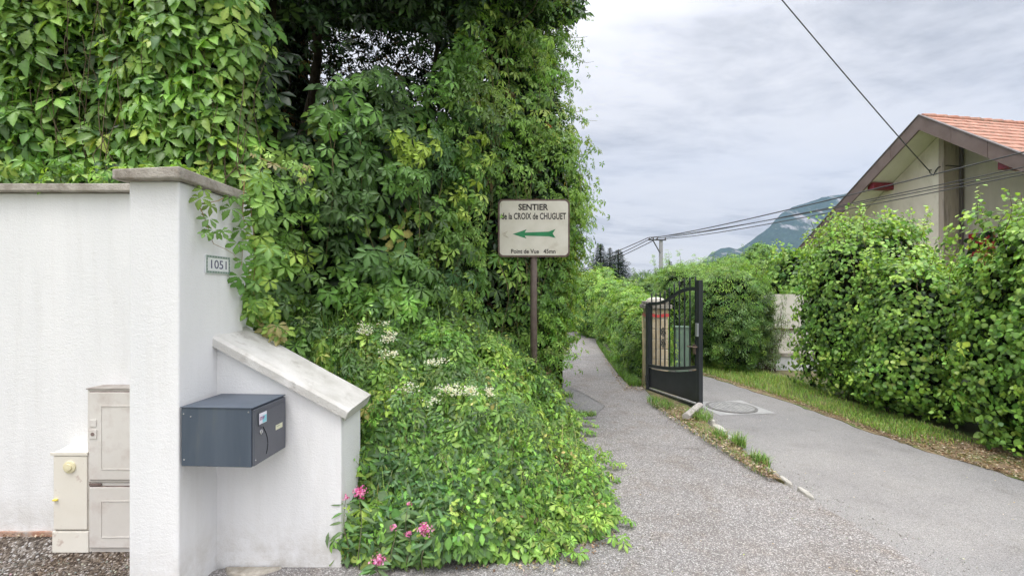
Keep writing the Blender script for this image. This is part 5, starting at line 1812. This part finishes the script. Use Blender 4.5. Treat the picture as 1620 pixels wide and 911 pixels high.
# ---- pink valerian
def valerian(px, py, D, size, nfl, label, stem_lean=(0, 0)):
    c = np.array(P(px, py, D))
    gx_, gy_ = c[0] + stem_lean[0], c[1] + stem_lean[1]
    z0 = 0.03
    e_ = empty('pink_valerian', (gx_, gy_, z0))
    tag(e_, label, 'flower', 'pink valerian flowers beside the white wall')
    o_ = np.array([gx_, gy_, z0])
    l = wiggle((0, 0, 0), Vector(c - o_), 9, 0.015)
    stems('stem', [l], 0.0035, mat('valerian_stem', (0.12, 0.16, 0.08), (0.2, 0.16, 0.1), scale=30), e_)
    dd = rng.normal(0, 1, (nfl, 3)) * [size, size * 0.8, size * 0.7]
    dd[:, 2] -= np.abs(dd[:, 0]) * 0.3
    scatter('blossom', T_FLOWER, c - o_ + dd, unit(dd) + [0, -0.3, 0.5], rng.uniform(0.004, 0.008, nfl), palette(nfl, [(0.62, 0.20, 0.42), (0.72, 0.36, 0.55), (0.45, 0.08, 0.22)], [4, 3, 1.4], 0.1), e_, mat_=PETAL, jit=0.4)
    lp, ls = [], []
    for k in range(3, 9):
        for s_ in (-1, 1):
            lp.append(np.array(l[k]) + [s_ * 0.005, 0, 0]); ls.append(random.uniform(0.035, 0.06))
    n = len(lp)
    lp = np.array(lp)
    x = np.tile([[-1.0, 0, -0.2], [1.0, 0, -0.2]], (n // 2, 1))
    for s_ in (0, 1):
        scatter('foliage', T_NARROW, lp[s_::2], np.tile([0, -0.5, 0.8], (n // 2, 1)), np.array(ls)[s_::2] * 1.4, palette(n // 2, [(0.13, 0.24, 0.08), (0.09, 0.18, 0.06)], [1, 1]), e_, down=((-1.0 if s_ == 0 else 1.0), -0.2, -0.25), jit=0.2, rnd_dir=0.2)


valerian(568, 776, 2.34, 0.016, 110, 'large pink valerian head highest, against the end of the white wall')
valerian(548, 786, 2.36, 0.008, 22, 'tiny faded pink head overlapping the white wall edge')
valerian(671, 834, 2.30, 0.017, 120, 'large pink valerian head rightmost among the green leaves')
valerian(600, 885, 2.26, 0.017, 120, 'large pink valerian head lowest, near the bottom edge')
valerian(646, 843, 2.32, 0.009, 30, 'small pink head just left of the rightmost large one')
valerian(622, 833, 2.32, 0.008, 22, 'small pink bud cluster between the wall and the larger heads')
valerian(646, 796, 2.36, 0.006, 16, 'single pale pink bud above the other valerian heads')

# blue-green foliage of the valerian at the wall foot
vf, n_ = bank_pts(900, up=(0.0, 0.12), rx=(-0.87, -0.35), ry=(2.42, 2.75))
o = scatter('valerian_leaves', T_NARROW, vf, n_ + [0, -0.6, 0.2], rng.normal(0.058, 0.014, len(vf)), palette(len(vf), [(0.12, 0.22, 0.09), (0.08, 0.17, 0.06), BR], [3, 3, 1]), None, jit=0.5, rnd_dir=0.9)
tag(o, kind='stuff')

# ---- D. right hedge shrubs
def lumps_points(N, c, r, seed, rough=0.28, clump=3.0):
    """points on the skin of a lumpy ellipsoid"""
    g = np.random.default_rng(seed)
    d = unit(g.normal(0, 1, (N, 3)))
    nz = Noise(seed + 100, clump)
    nz2 = Noise(seed + 200, clump * 2.6)
    f = 1 + rough * (0.6 * nz(d) + 0.35 * nz2(d))
    inn = 1 - np.minimum(g.exponential(0.07, N), 0.5)
    p = d * r * (f * inn)[:, None] + c
    n = unit(d / r)
    return p, n, d


def shrub(name, c, r, N, tpl, size, pal, w, label, cat, group=None, seed=1, rough=0.28, clump=3.0, core=0.78, trunk=True, up=0.35, jit=0.45, top_pal=None, shoots=0, tile=None, box=2.6, mat_=LEAF):
    c = np.array(c, float); r = np.array(r, float)
    e_ = empty(name, (c[0], c[1], 0))
    tag(e_, label, cat, group)
    o_ = np.array([c[0], c[1], 0.0])
    g = np.random.default_rng(seed)
    d = unit(g.normal(0, 1, (N, 3)))
    # squarish super-ellipsoid: hedges are boxy
    se = (np.sum(np.abs(d) ** box, 1)) ** (-1.0 / box)
    dd = d * se[:, None]
    nz, nz2, nz3 = Noise(seed + 100, clump), Noise(seed + 200, clump * 2.6), Noise(seed + 300, clump * 6)
    f = 1 + rough * (0.55 * nz(dd * 1.2) + 0.33 * nz2(dd) + 0.12 * nz3(dd))
    inn = 1 - np.minimum(g.exponential(0.055, N), 0.45)
    p = dd * r * (f * inn)[:, None] + c
    n = unit(np.sign(d) * np.abs(dd) ** (box - 1) / r)
    k = p[:, 2] > 0.06
    p, n = p[k], n[k]
    M = len(p)
    tint = palette(M, pal, w, g=g)
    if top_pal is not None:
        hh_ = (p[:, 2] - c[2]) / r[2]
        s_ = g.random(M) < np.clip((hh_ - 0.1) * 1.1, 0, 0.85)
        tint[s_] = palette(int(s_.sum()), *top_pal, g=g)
    scatter('foliage', tpl, p - o_, n + [0, 0, up], g.normal(size, size * 0.2, M).clip(size * 0.4), tint, e_, jit=jit, rnd_dir=0.7, mat_=mat_)
    # inner leaves, shade put into their colour, and standing-out sprigs
    Mi = N // 3
    d2 = unit(g.normal(0, 1, (Mi, 3))); d2 = d2 * ((np.sum(np.abs(d2) ** box, 1)) ** (-1.0 / box))[:, None]
    f2 = 0.86 * (1 + rough * 0.55 * nz(d2 * 1.2))
    p2_ = d2 * r * f2[:, None] + c
    n2_ = unit(d2 / r)
    kq = p2_[:, 2] > 0.1
    scatter('inner_foliage', tpl, (p2_ - o_)[kq], (n2_ + [0, 0, 0.3])[kq], g.normal(size * 1.15, size * 0.2, int(kq.sum())), palette(int(kq.sum()), [pal[0], SHADE_GR], [1, 3], g=g), e_, jit=0.6, mat_=mat_)
    ns = N // 30
    ii = g.integers(0, M, ns)
    rep_ = np.repeat(ii, 11)
    sp_ = p[rep_] + n[rep_] * np.repeat(g.uniform(0.0, 0.13, ns), 11)[:, None] * min(1.4, r[0] + 0.4) + g.normal(0, 0.045 * (size / 0.07), (len(rep_), 3))
    kq = sp_[:, 2] > 0.08
    scatter('sprig_foliage', tpl, (sp_ - o_)[kq], (n[rep_] + [0, 0, up])[kq], (g.normal(size * 0.8, size * 0.15, len(rep_)).clip(size * 0.3))[kq],
            (np.repeat(palette(ns, pal, np.array(w) * np.linspace(0.6, 2.2, len(w)), g=g), 11, 0) * g.normal(1, 0.1, (len(rep_), 1)))[kq].clip(0.01, 0.9), e_, jit=jit, mat_=mat_)
    # dark filler core added for the shade between leaves
    nu, nv = 20, 14
    def cf(u, v):
        th, ph = u * 2 * math.pi, (v - 0.5) * math.pi
        q_ = np.array([math.cos(th) * math.cos(ph), math.sin(th) * math.cos(ph), math.sin(ph)])
        s2 = (np.abs(q_) ** box).sum() ** (-1 / box)
        q_ = q_ * s2
        ff = core * (1 + rough * 0.6 * nz(q_[None] * 1.2)[0])
        z = q_ * r * ff + c - o_
        z[2] = max(z[2], 0.12)
        return z
    if core > 0:
        lumpy_core('shade_filler', cf, nu, nv, e_)
    if trunk:
        tl = []
        for i in range(6):
            a_ = Vector((random.uniform(-0.3, 0.3) * r[0], random.uniform(-0.3, 0.3) * r[1], -0.02))
            b2 = Vector((random.uniform(-0.7, 0.7) * r[0], random.uniform(-0.6, 0.6) * r[1], c[2] + r[2] * random.uniform(0, 0.6)))
            tl.append(wiggle(a_, b2, 7, 0.05))
        stems('branch', tl, [0.02] * 6, BARK, e_)
    if shoots:
        sl3, sp, ss = [], [], []
        for i in range(shoots):
            x, y = random.uniform(-0.85, 0.85) * r[0], random.uniform(-0.8, 0.6) * r[1]
            zt_ = c[2] + r[2] * random.uniform(0.85, 0.95)
            L_ = random.uniform(0.12, 0.40)
            l = wiggle((x, y, zt_ - 0.15), (x + random.uniform(-0.15, 0.15), y + random.uniform(-0.12, 0.12), zt_ + L_), 6, 0.02)
            sl3.append(l)
            for kk in range(2, 7):
                for _ in range(4):
                    sp.append(np.array(l[kk]) + rng.normal(0, 0.025, 3)); ss.append(size * random.uniform(0.55, 0.95))
        stems('shoot', sl3, 0.004, TWIG, e_)
        tp2 = top_pal or (pal, w)
        scatter('shoot_foliage', tpl, np.array(sp), np.tile([0, -0.3, 0.9], (len(sp), 1)), np.array(ss), palette(len(sp), *tp2), e_, jit=0.5, rnd_dir=0.8)
    return e_


HG = 'hazel shrubs forming the hedge right of the driveway'
TOPP = ([GR, BR, YG], [2, 5, 3])
hd = [((4.90, 6.35, 1.14), (0.76, 0.70, 1.18), 'farthest hazel shrub of the right hedge beside the gap with the white wall', 51),
      ((4.98, 5.38, 0.84), (0.80, 0.62, 0.90), 'hazel shrub next after the gap end of the right hedge, dark hollow low in it', 52),
      ((5.12, 4.16, 1.04), (0.80, 0.56, 1.14), 'middle hazel shrub of the right hedge below the red shutters', 53),
      ((5.22, 3.60, 1.08), (0.88, 0.62, 1.20), 'hazel shrub cut by the right edge of the picture, tall light shoots', 54),
      ((5.40, 2.70, 1.04), (0.90, 0.62, 1.16), 'nearest hazel shrub at the right picture edge, mostly out of view', 55)]
for i, (c, r, lb, sd_) in enumerate(hd):
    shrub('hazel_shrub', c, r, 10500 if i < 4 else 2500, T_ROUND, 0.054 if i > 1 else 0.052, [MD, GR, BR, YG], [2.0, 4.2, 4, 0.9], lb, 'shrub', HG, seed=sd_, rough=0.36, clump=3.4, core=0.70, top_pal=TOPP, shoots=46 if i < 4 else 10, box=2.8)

# willow-like shrubs beyond the gate
PALW = [(0.07, 0.15, 0.035), (0.11, 0.22, 0.05), (0.17, 0.31, 0.06), (0.26, 0.38, 0.08)]
TOPW = ([(0.16, 0.31, 0.05), (0.24, 0.40, 0.07)], [1, 1.3])
GW_ = 'willow shrubs beyond the metal gate'
shrub('willow_shrub', (4.10, 8.6, 0.96), (0.66, 0.75, 0.98), 5200, T_SPRAYN, 0.085, PALW, [2, 3, 2, 0.5], 'light green willow shrub nearest right of the gate stile', 'shrub', GW_, seed=61, rough=0.2, clump=2.6, top_pal=TOPW, shoots=22, box=2.8)
shrub('willow_shrub', (3.85, 10.1, 1.0), (0.72, 0.7, 1.05), 4200, T_SPRAYN, 0.09, PALW, [2, 3, 2, 0.5], 'willow shrub seen through the right half of the gate bars', 'shrub', GW_, seed=62, rough=0.2, clump=2.6, top_pal=TOPW, shoots=16, box=2.8)
shrub('willow_shrub', (3.80, 12.2, 0.88), (0.9, 0.8, 0.9), 4200, T_SPRAYN, 0.10, PALW, [2, 3, 2, 0.4], 'darker willow shrub between the stone pier and the gate bars', 'shrub', GW_, seed=63, rough=0.22, clump=2.6, top_pal=None, shoots=14, box=2.6)
shrub('willow_shrub', (5.05, 11.4, 1.0), (0.85, 0.8, 1.05), 3600, T_SPRAYN, 0.10, PALW, [2, 3, 2, 0.6], 'pale willow shrub behind the garden wall gap', 'shrub', GW_, seed=64, rough=0.2, clump=2.6, top_pal=TOPW, shoots=14)
shrub('hazel_shrub', (6.35, 10.1, 1.1), (0.72, 0.6, 1.2), 4200, T_ROUND, 0.085, [MD, GR, BR], [2.5, 4.5, 3], 'leafy shrub behind the garden wall hiding the low end of the roof', 'shrub', None, seed=66, rough=0.3, clump=3, core=0.75, top_pal=TOPP, shoots=16)
# thin grey-green bush in front of the garden wall
tb = empty('thin_bush', (4.62, 8.2, 0))
tag(tb, 'thin see-through grey green bush with bare stems before the garden wall', 'shrub')
tl, tps, tss = [], [], []
for i in range(26):
    a_ = Vector((random.uniform(-0.22, 0.18), random.uniform(-0.12, 0.12), 0))
    b2 = Vector((random.uniform(-0.42, 0.42), random.uniform(-0.2, 0.2), random.uniform(0.7, 1.5)))
    l = wiggle(a_, b2, 8, 0.05)
    tl.append(l)
    for k in range(2, 9):
        for _ in range(14 if b2.x < 0.1 else 6):
            tps.append(np.array(l[k]) + rng.normal(0, 0.06, 3)); tss.append(random.uniform(0.03, 0.06))
stems('stem', tl, 0.008, BARK, tb)
scatter('foliage', T_SPRAYN, np.array(tps), np.tile([0, -0.5, 0.7], (len(tps), 1)), np.array(tss) * 1.3, palette(len(tps), [(0.10, 0.16, 0.06), (0.16, 0.23, 0.09), (0.2, 0.3, 0.1)], [2, 3, 1]), tb, jit=0.6, rnd_dir=0.8)
# ---- E. hedge along the path on the left of the driveway
LG = 'clipped creeper hedge bushes between path and driveway'
hl = [((2.33, 7.8, 0.55), (0.28, 0.45, 0.58), 'nearest hedge bush, low, beside the stone pier', 71),
      ((2.46, 8.7, 0.62), (0.38, 0.62, 0.65), 'second hedge bush behind the stone pier along the path', 72),
      ((2.72, 9.9, 0.68), (0.52, 0.72, 0.72), 'third hedge bush from the stone pier along the path', 73),
      ((2.88, 11.3, 0.74), (0.54, 0.85, 0.78), 'fourth hedge bush from the stone pier along the path', 74),
      ((3.0, 13.0, 0.86), (0.62, 1.0, 0.92), 'fifth hedge bush from the pier, where the path narrows', 75),
      ((2.85, 15.0, 1.02), (0.72, 1.15, 1.08), 'far hedge bush closing the path below the fir trees', 76),
      ((1.95, 17.3, 1.16), (1.1, 0.9, 1.22), 'farthest hedge bush at the bend of the path', 77)]
for i, (c, r, lb, sd_) in enumerate(hl):
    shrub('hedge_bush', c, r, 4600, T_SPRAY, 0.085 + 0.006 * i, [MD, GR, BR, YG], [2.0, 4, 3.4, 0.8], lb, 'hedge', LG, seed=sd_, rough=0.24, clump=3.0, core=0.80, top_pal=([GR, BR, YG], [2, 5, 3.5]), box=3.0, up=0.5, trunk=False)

# ---- F. trees beyond
def broadleaf(name, c, h, r, N, label, seed, pal=None, size=0.35, grp='trees beyond the hedges', tr_r=0.18):
    x, y = c
    e_ = empty(name, (x, y, 0))
    tag(e_, label, 'tree', grp)
    g = np.random.default_rng(seed)
    k = 12
    cen = g.normal(0, 1, (k, 3)); cen = unit(cen) * g.uniform(0.3, 0.72, (k, 1)) * np.array([r, r, h * 0.33])
    cen[:, 2] += h * 0.62
    P_, N_ = [], []
    for i in range(k):
        rr = g.uniform(0.32, 0.5) * r
        d = unit(g.normal(0, 1, (N // k, 3)))
        P_.append(cen[i] + d * rr * g.uniform(0.75, 1.08, (len(d), 1)) * [1, 1, 0.85])
        N_.append(d)
    P_ = np.concatenate(P_); N_ = np.concatenate(N_)
    P_[:, 2] = np.maximum(P_[:, 2], 0.3)
    pal = pal or ([DK, MD, GR, BR], [1.5, 3, 3, 1])
    scatter('crown', T_SPRAY, P_, N_ + [0, 0, 0.4], g.normal(size, size * 0.2, len(P_)), palette(len(P_), *pal, g=g), e_, jit=0.5, rnd_dir=0.8)
    tl = [wiggle((0, 0, -0.1), (g.normal(0, 0.1), 0, h * 0.6), 6, 0.08)] + [wiggle((0, 0, h * 0.25), cen[i], 6, 0.1) for i in range(6)]
    stems('trunk', tl, [tr_r] + [tr_r * 0.4] * 6, BARK, e_)


broadleaf('round_tree', (16.2, 31.0), 4.9, 2.3, 5200, 'round mid green tree left of the house eave below the mountain', 81, size=0.22, pal=([(0.05, 0.12, 0.03), GR, BR], [2, 4, 1]))
broadleaf('small_tree', (13.3, 27.0), 3.0, 2.0, 3600, 'low bushy tree above the gate latch', 82, size=0.2)
broadleaf('small_tree', (9.4, 26.0), 3.1, 1.9, 3600, 'loose green tree directly behind the lamp disc and gate bars', 83, size=0.2, pal=([(0.05, 0.11, 0.03), GR, BR], [2, 4, 2]))
broadleaf('small_tree', (8.0, 29.0), 2.8, 1.7, 3000, 'grey green small tree left of the power pole foot', 84, size=0.2, pal=([(0.06, 0.11, 0.05), (0.1, 0.17, 0.07)], [2, 3]))
broadleaf('small_tree', (17.0, 44.0), 4.5, 2.2, 3000, 'slender tree near the foot of the mountain slope', 85, size=0.25)
broadleaf('small_tree', (19.5, 40.0), 4.3, 2.8, 3000, 'broad tree in front of the mountain foot', 86, size=0.25)


def fir(c, h, r, label, seed):
    x, y = c
    e_ = empty('fir_tree', (x, y, 0))
    tag(e_, label, 'tree', 'dark fir trees on the skyline')
    g = np.random.default_rng(seed)
    P_, D_, S_ = [], [], []
    nl = 34
    bl = []
    for i in range(nl):
        t = i / (nl - 1)
        z = h * (0.12 + 0.86 * t)
        rr = r * (1 - t) ** 0.85 * g.uniform(0.75, 1.12) + 0.06 * r
        m = int(16 * (1 - t)) + 5
        for k in range(m):
            a = 6.283 * k / m + g.uniform(0, 0.5)
            L_ = rr * g.uniform(0.7, 1.15)
            for s_ in np.linspace(0.15, 1, 6):
                P_.append((math.cos(a) * L_ * s_, math.sin(a) * L_ * s_, z - 0.30 * L_ * s_ + 0.12 * L_ * s_ ** 2))
                D_.append((math.cos(a), math.sin(a), -0.45))
                S_.append(0.42 * (1.05 - 0.5 * s_) * (0.45 + 0.55 * (1 - t)) * r / 1.6)
    P_, D_, S_ = np.array(P_), np.array(D_), np.array(S_)
    nrm_ = np.tile([0, 0, 1.0], (len(P_), 1))
    n = unit(nrm_ + g.normal(0, 0.35, nrm_.shape))
    # each spray points outward along its branch
    T_, Fs = T_SPRAYN
    d = unit(D_ + g.normal(0, 0.25, D_.shape)); d = unit(d - n * np.sum(d * n, 1, keepdims=True)); xx = np.cross(d, n)
    V = P_[:, None] + (T_[None, :, 0:1] * xx[:, None] + T_[None, :, 1:2] * d[:, None] + T_[None, :, 2:3] * n[:, None]) * S_[:, None, None]
    k = len(T_)
    FN = np.tile([len(f) for f in Fs], len(P_)); FV = (np.concatenate([np.array(f) for f in Fs])[None] + (np.arange(len(P_)) * k)[:, None]).ravel()
    np_mesh('crown', V.reshape(-1, 3), FV, FN, NEEDLE, np.repeat(palette(len(P_), [(0.016, 0.036, 0.018), (0.03, 0.06, 0.028)], [2, 1], g=g), k, 0), e_)
    stems('trunk', [[Vector((0, 0, -0.1)), Vector((0, 0, h * 0.5)), Vector((0, 0, h))]], 0.16, BARK, e_)


fir((9.7, 50), 6.8, 3.0, 'tallest dark fir on the left of the skyline group', 91)
fir((11.2, 52), 6.6, 2.0, 'slim fir in the middle of the skyline group', 92)
fir((11.7, 50), 6.2, 3.0, 'broad fir on the right of the skyline group', 93)
fir((20.8, 60), 5.6, 2.2, 'lone small fir right of the power pole', 94)
fir((24.0, 66), 4.7, 1.2, 'smallest fir tip, farther right of the power pole', 95)

# far woods as one mass along the horizon
N = 9000
X = rng.uniform(-120, 170, N); Y = 95 + 8 * np.sin(X * 0.07) + rng.uniform(-3, 3, N)
hmax = 1.9 + 0.5 * np.sin(X * 0.13) + 0.5 * np.sin(X * 0.41 + 1) + 0.6 * np.sin(X * 1.3)
Z = rng.random(N) ** 0.6 * hmax
o = scatter('distant_woods', T_SPRAY, np.stack([X, Y, Z], 1), np.tile([0, -0.8, 0.5], (N, 1)), rng.normal(0.8, 0.2, N), palette(N, [(0.03, 0.06, 0.025), (0.05, 0.1, 0.035), GR], [3, 3, 1]), None, jit=0.5)
tag(o, kind='stuff')

# ---- G. grass and litter
def strip_pts(N, poly_a, poly_b):
    i = rng.integers(0, len(poly_a) - 1, N)
    t = rng.random(N); s_ = rng.random(N)
    A = np.array(poly_a); B = np.array(poly_b)
    pa = A[i] * (1 - t[:, None]) + A[i + 1] * t[:, None]
    pb = B[i] * (1 - t[:, None]) + B[i + 1] * t[:, None]
    return pa * (1 - s_[:, None]) + pb * s_[:, None], s_


va = [(3.93, 3.9), (3.84, 4.4), (3.80, 4.92), (3.76, 5.8), (3.56, 7.2), (3.42, 8.2), (3.55, 10)]
vb = [(4.5, 3.9), (4.5, 4.4), (4.5, 4.92), (4.4, 5.8), (4.6, 7.2), (4.5, 8.2), (4.6, 10)]
p2, s_ = strip_pts(17000, va, vb)
nzg = Noise(41, 2.5)
p3 = np.concatenate([p2, np.full((len(p2), 1), 0.02)], 1)
k = (nzg(p3) + 0.35 * (p3[:, 1] - 4.6) + 0.8 * (rng.random(len(p3)) - 0.5)) > 0.15
p3 = p3[k]
hgt = rng.uniform(0.02, 0.065, len(p3)) * (1 + 0.9 * (p3[:, 1] > 6.3))
o = blades('verge_grass', p3, hgt, np.full(len(p3), 0.006), palette(len(p3), [GR, BR, YG, (0.4, 0.36, 0.16)], [3, 3, 2, 1.2]), None, lean=0.9, seg=3)
tag(o, kind='stuff')


def tuft(name, c, rx, ry, n, h, label):
    a = rng.uniform(0, 6.283, n); rr = np.sqrt(rng.random(n))
    p = np.stack([np.cos(a) * rr * rx, np.sin(a) * rr * ry, np.zeros(n)], 1)
    o = blades(name, p, rng.uniform(0.4, 1.0, n) * h, np.full(n, 0.006), palette(n, [GR, BR, MD, (0.36, 0.34, 0.16)], [4, 3, 1, 1]), None, lean=1.1, seg=4)
    o.location = (c[0], c[1], 0.04)
    tag(o, label, 'grass tuft', 'grass tufts along the kerb strip')


tuft('grass_tuft', (1.87, 5.75), 0.14, 0.28, 420, 0.13, 'wide grass tuft under the hinge side of the gate')
tuft('grass_tuft', (2.12, 5.15), 0.13, 0.20, 380, 0.15, 'grass tuft beside the concrete gate stop')
tuft('grass_tuft', (2.03, 4.45), 0.07, 0.10, 160, 0.12, 'thin tuft among dry litter before the pale kerb stones')
tuft('grass_tuft', (2.09, 4.20), 0.05, 0.10, 220, 0.17, 'upright bright tuft on the driveway edge, farther one')
tuft('grass_tuft', (2.06, 3.78), 0.05, 0.13, 280, 0.13, 'bright green tuft where the dry litter ends')
tuft('grass_tuft', (0.78, 5.25), 0.20, 0.09, 420, 0.08, 'flat grass tuft growing from the crack right of the sign post')
tuft('grass_tuft', (0.72, 6.2), 0.12, 0.12, 200, 0.10, 'small grass tuft farther along the creeper foot')
p2, s_ = strip_pts(900, [(2.02, 3.5), (2.05, 4.1), (2.08, 4.9), (2.1, 5.6)], [(1.92, 3.5), (1.86, 4.1), (1.78, 4.9), (1.72, 5.8)])
p3 = np.concatenate([p2, np.full((len(p2), 1), 0.035)], 1)
o = blades('kerb_grass', p3, rng.uniform(0.02, 0.09, len(p3)), np.full(len(p3), 0.005), palette(len(p3), [GR, BR, (0.40, 0.36, 0.18)], [3, 2, 3]), None, lean=1.2, seg=3)
tag(o, kind='stuff')
p2, s_ = strip_pts(4200, [(2.0, 6.9), (2.05, 8), (2.2, 10), (2.5, 13)], [(1.78, 6.9), (1.85, 8), (2.05, 10), (2.4, 13)])
p3 = np.concatenate([p2, np.full((len(p2), 1), 0.02)], 1)
o = blades('hedge_foot_grass', p3, rng.uniform(0.05, 0.16, len(p3)), np.full(len(p3), 0.008), palette(len(p3), [GR, BR, MD], [3, 2, 2]), None, lean=0.9, seg=3)
tag(o, kind='stuff')

# dry litter
def litter(name, pa, pb, n, z, smin=0.012, smax=0.035, pal=None):
    p2, s_ = strip_pts(n, pa, pb)
    p3 = np.concatenate([p2, z + rng.uniform(0, 0.012, (n, 1))], 1)
    o = scatter(name, T_KITE, p3, np.tile([0, 0, 1.0], (n, 1)), rng.uniform(smin, smax, n), palette(n, *(pal or ([(0.28, 0.20, 0.13), (0.42, 0.34, 0.24), (0.18, 0.12, 0.08), (0.52, 0.45, 0.35)], [3, 3, 3, 1]))), None, down=(1, 0, 0), jit=0.35, rnd_dir=1.5)
    tag(o, kind='stuff')


litter('leaf_litter', [(2.02, 3.4), (2.05, 4.1), (2.08, 4.9), (2.1, 5.6)], [(1.93, 3.4), (1.84, 4.1), (1.76, 4.9), (1.72, 5.8)], 1500, 0.058)
litter('leaf_litter', [(1.95, 6.6), (2.05, 8), (2.3, 10), (2.6, 13)], [(1.62, 6.6), (1.75, 8), (2.0, 10), (2.4, 13)], 1500, 0.032)
litter('leaf_litter', [(4.05, 2.8), (3.92, 3.7), (3.82, 4.4), (3.78, 5.0), (3.7, 6.5)], [(4.75, 2.8), (4.6, 3.7), (4.35, 4.4), (4.0, 5.0), (3.85, 6.5)], 5200, 0.012)
litter('leaf_litter', [(4.02, 2.9), (3.90, 3.7), (3.76, 4.4), (3.72, 5.0), (3.66, 6.5), (3.42, 7.6), (3.30, 8.3)], [(4.14, 2.9), (4.0, 3.7), (3.86, 4.4), (3.80, 5.0), (3.76, 6.5), (3.52, 7.6), (3.40, 8.3)], 3800, 0.010, 0.008, 0.026)
litter('leaf_litter', [(-0.6, 2.38), (0.2, 2.30), (0.6, 2.6), (0.66, 3.2), (0.72, 4.5)], [(-0.6, 2.46), (0.2, 2.5), (0.5, 2.8), (0.55, 3.2), (0.6, 4.5)], 900, 0.032, 0.008, 0.025)
litter('leaf_litter', [(-3.3, 2.56), (-2.9, 2.56), (-2.54, 2.56)], [(-3.3, 2.60), (-2.9, 2.60), (-2.54, 2.60)], 160, 0.075, 0.006, 0.02)
# single leaves and petals strewn over path and driveway
n = 260
X = rng.uniform(0.3, 3.9, n); Y = 2.2 + 6 * rng.random(n) ** 1.3
o = scatter('strewn_leaves', T_KITE, np.stack([X, Y, 0.032 + 0 * X], 1), np.tile([0, 0, 1.0], (n, 1)), rng.uniform(0.006, 0.016, n), palette(n, [(0.6, 0.55, 0.42), (0.4, 0.3, 0.18), (0.3, 0.36, 0.12)], [3, 2, 1]), None, down=(1, 0, 0), jit=0.2, rnd_dir=1.5)
tag(o, kind='stuff')
# loose grit gathered along edges
T_PEB0 = (np.array([(0.5, 0, 0), (0, 0.5, 0), (-0.5, 0, 0), (0, -0.5, 0), (0, 0, 0.35), (0, 0, -0.35)]), [(0, 1, 4), (1, 2, 4), (2, 3, 4), (3, 0, 4), (1, 0, 5), (2, 1, 5), (3, 2, 5), (0, 3, 5)])
for pa, pb, n, z in (([(2.06, 2.2), (2.03, 3.3), (1.9, 4.2), (1.8, 5.4)], [(1.7, 2.2), (1.75, 3.3), (1.6, 4.2), (1.6, 5.4)], 1300, 0.031), ([(0.0, 2.3), (0.6, 2.7), (0.75, 4.5), (0.9, 6)], [(0.5, 2.2), (1.0, 2.7), (1.0, 4.5), (1.05, 6)], 1300, 0.031),
                     ([(2.16, 2.3), (2.10, 3.2), (2.14, 4.4), (2.25, 5.5)], [(2.5, 2.3), (2.3, 3.2), (2.3, 4.4), (2.4, 5.5)], 700, 0.003)):
    p2, s_ = strip_pts(n, pa, pb)
    o = scatter('loose_grit', T_PEB0, np.concatenate([p2, np.full((n, 1), z)], 1), np.tile([0, 0, 1.0], (n, 1)), rng.uniform(0.003, 0.009, n), palette(n, [(0.45, 0.43, 0.40), (0.25, 0.22, 0.2), (0.62, 0.6, 0.56)], [3, 2, 1]), None, jit=0.6, rnd_dir=1.0, mat_=leaf_mat('stone', transl=0.0, rough=0.95))
    tag(o, kind='stuff')
# loose chips on the path edge and under the wall
n = 1500
X = rng.uniform(-3.2, -1.8, n); Y = rng.uniform(1.9, 2.5, n); Z = np.interp(Y, [2.3, 2.46, 2.55], [-0.018, 0.0, 0.055])
T_PEB = (np.array([(0.5, 0, 0), (0, 0.5, 0), (-0.5, 0, 0), (0, -0.5, 0), (0, 0, 0.35), (0, 0, -0.35)]), [(0, 1, 4), (1, 2, 4), (2, 3, 4), (3, 0, 4), (1, 0, 5), (2, 1, 5), (3, 2, 5), (0, 3, 5)])
o = scatter('gravel_stones', T_PEB, np.stack([X, Y, Z], 1), np.tile([0, 0, 1.0], (n, 1)), rng.uniform(0.006, 0.018, n), palette(n, [(0.3, 0.28, 0.26), (0.14, 0.12, 0.1), (0.45, 0.42, 0.38)], [3, 3, 1]), None, jit=0.6, rnd_dir=1.0, mat_=leaf_mat('stone', transl=0.0, rough=0.95))
tag(o, kind='stuff')
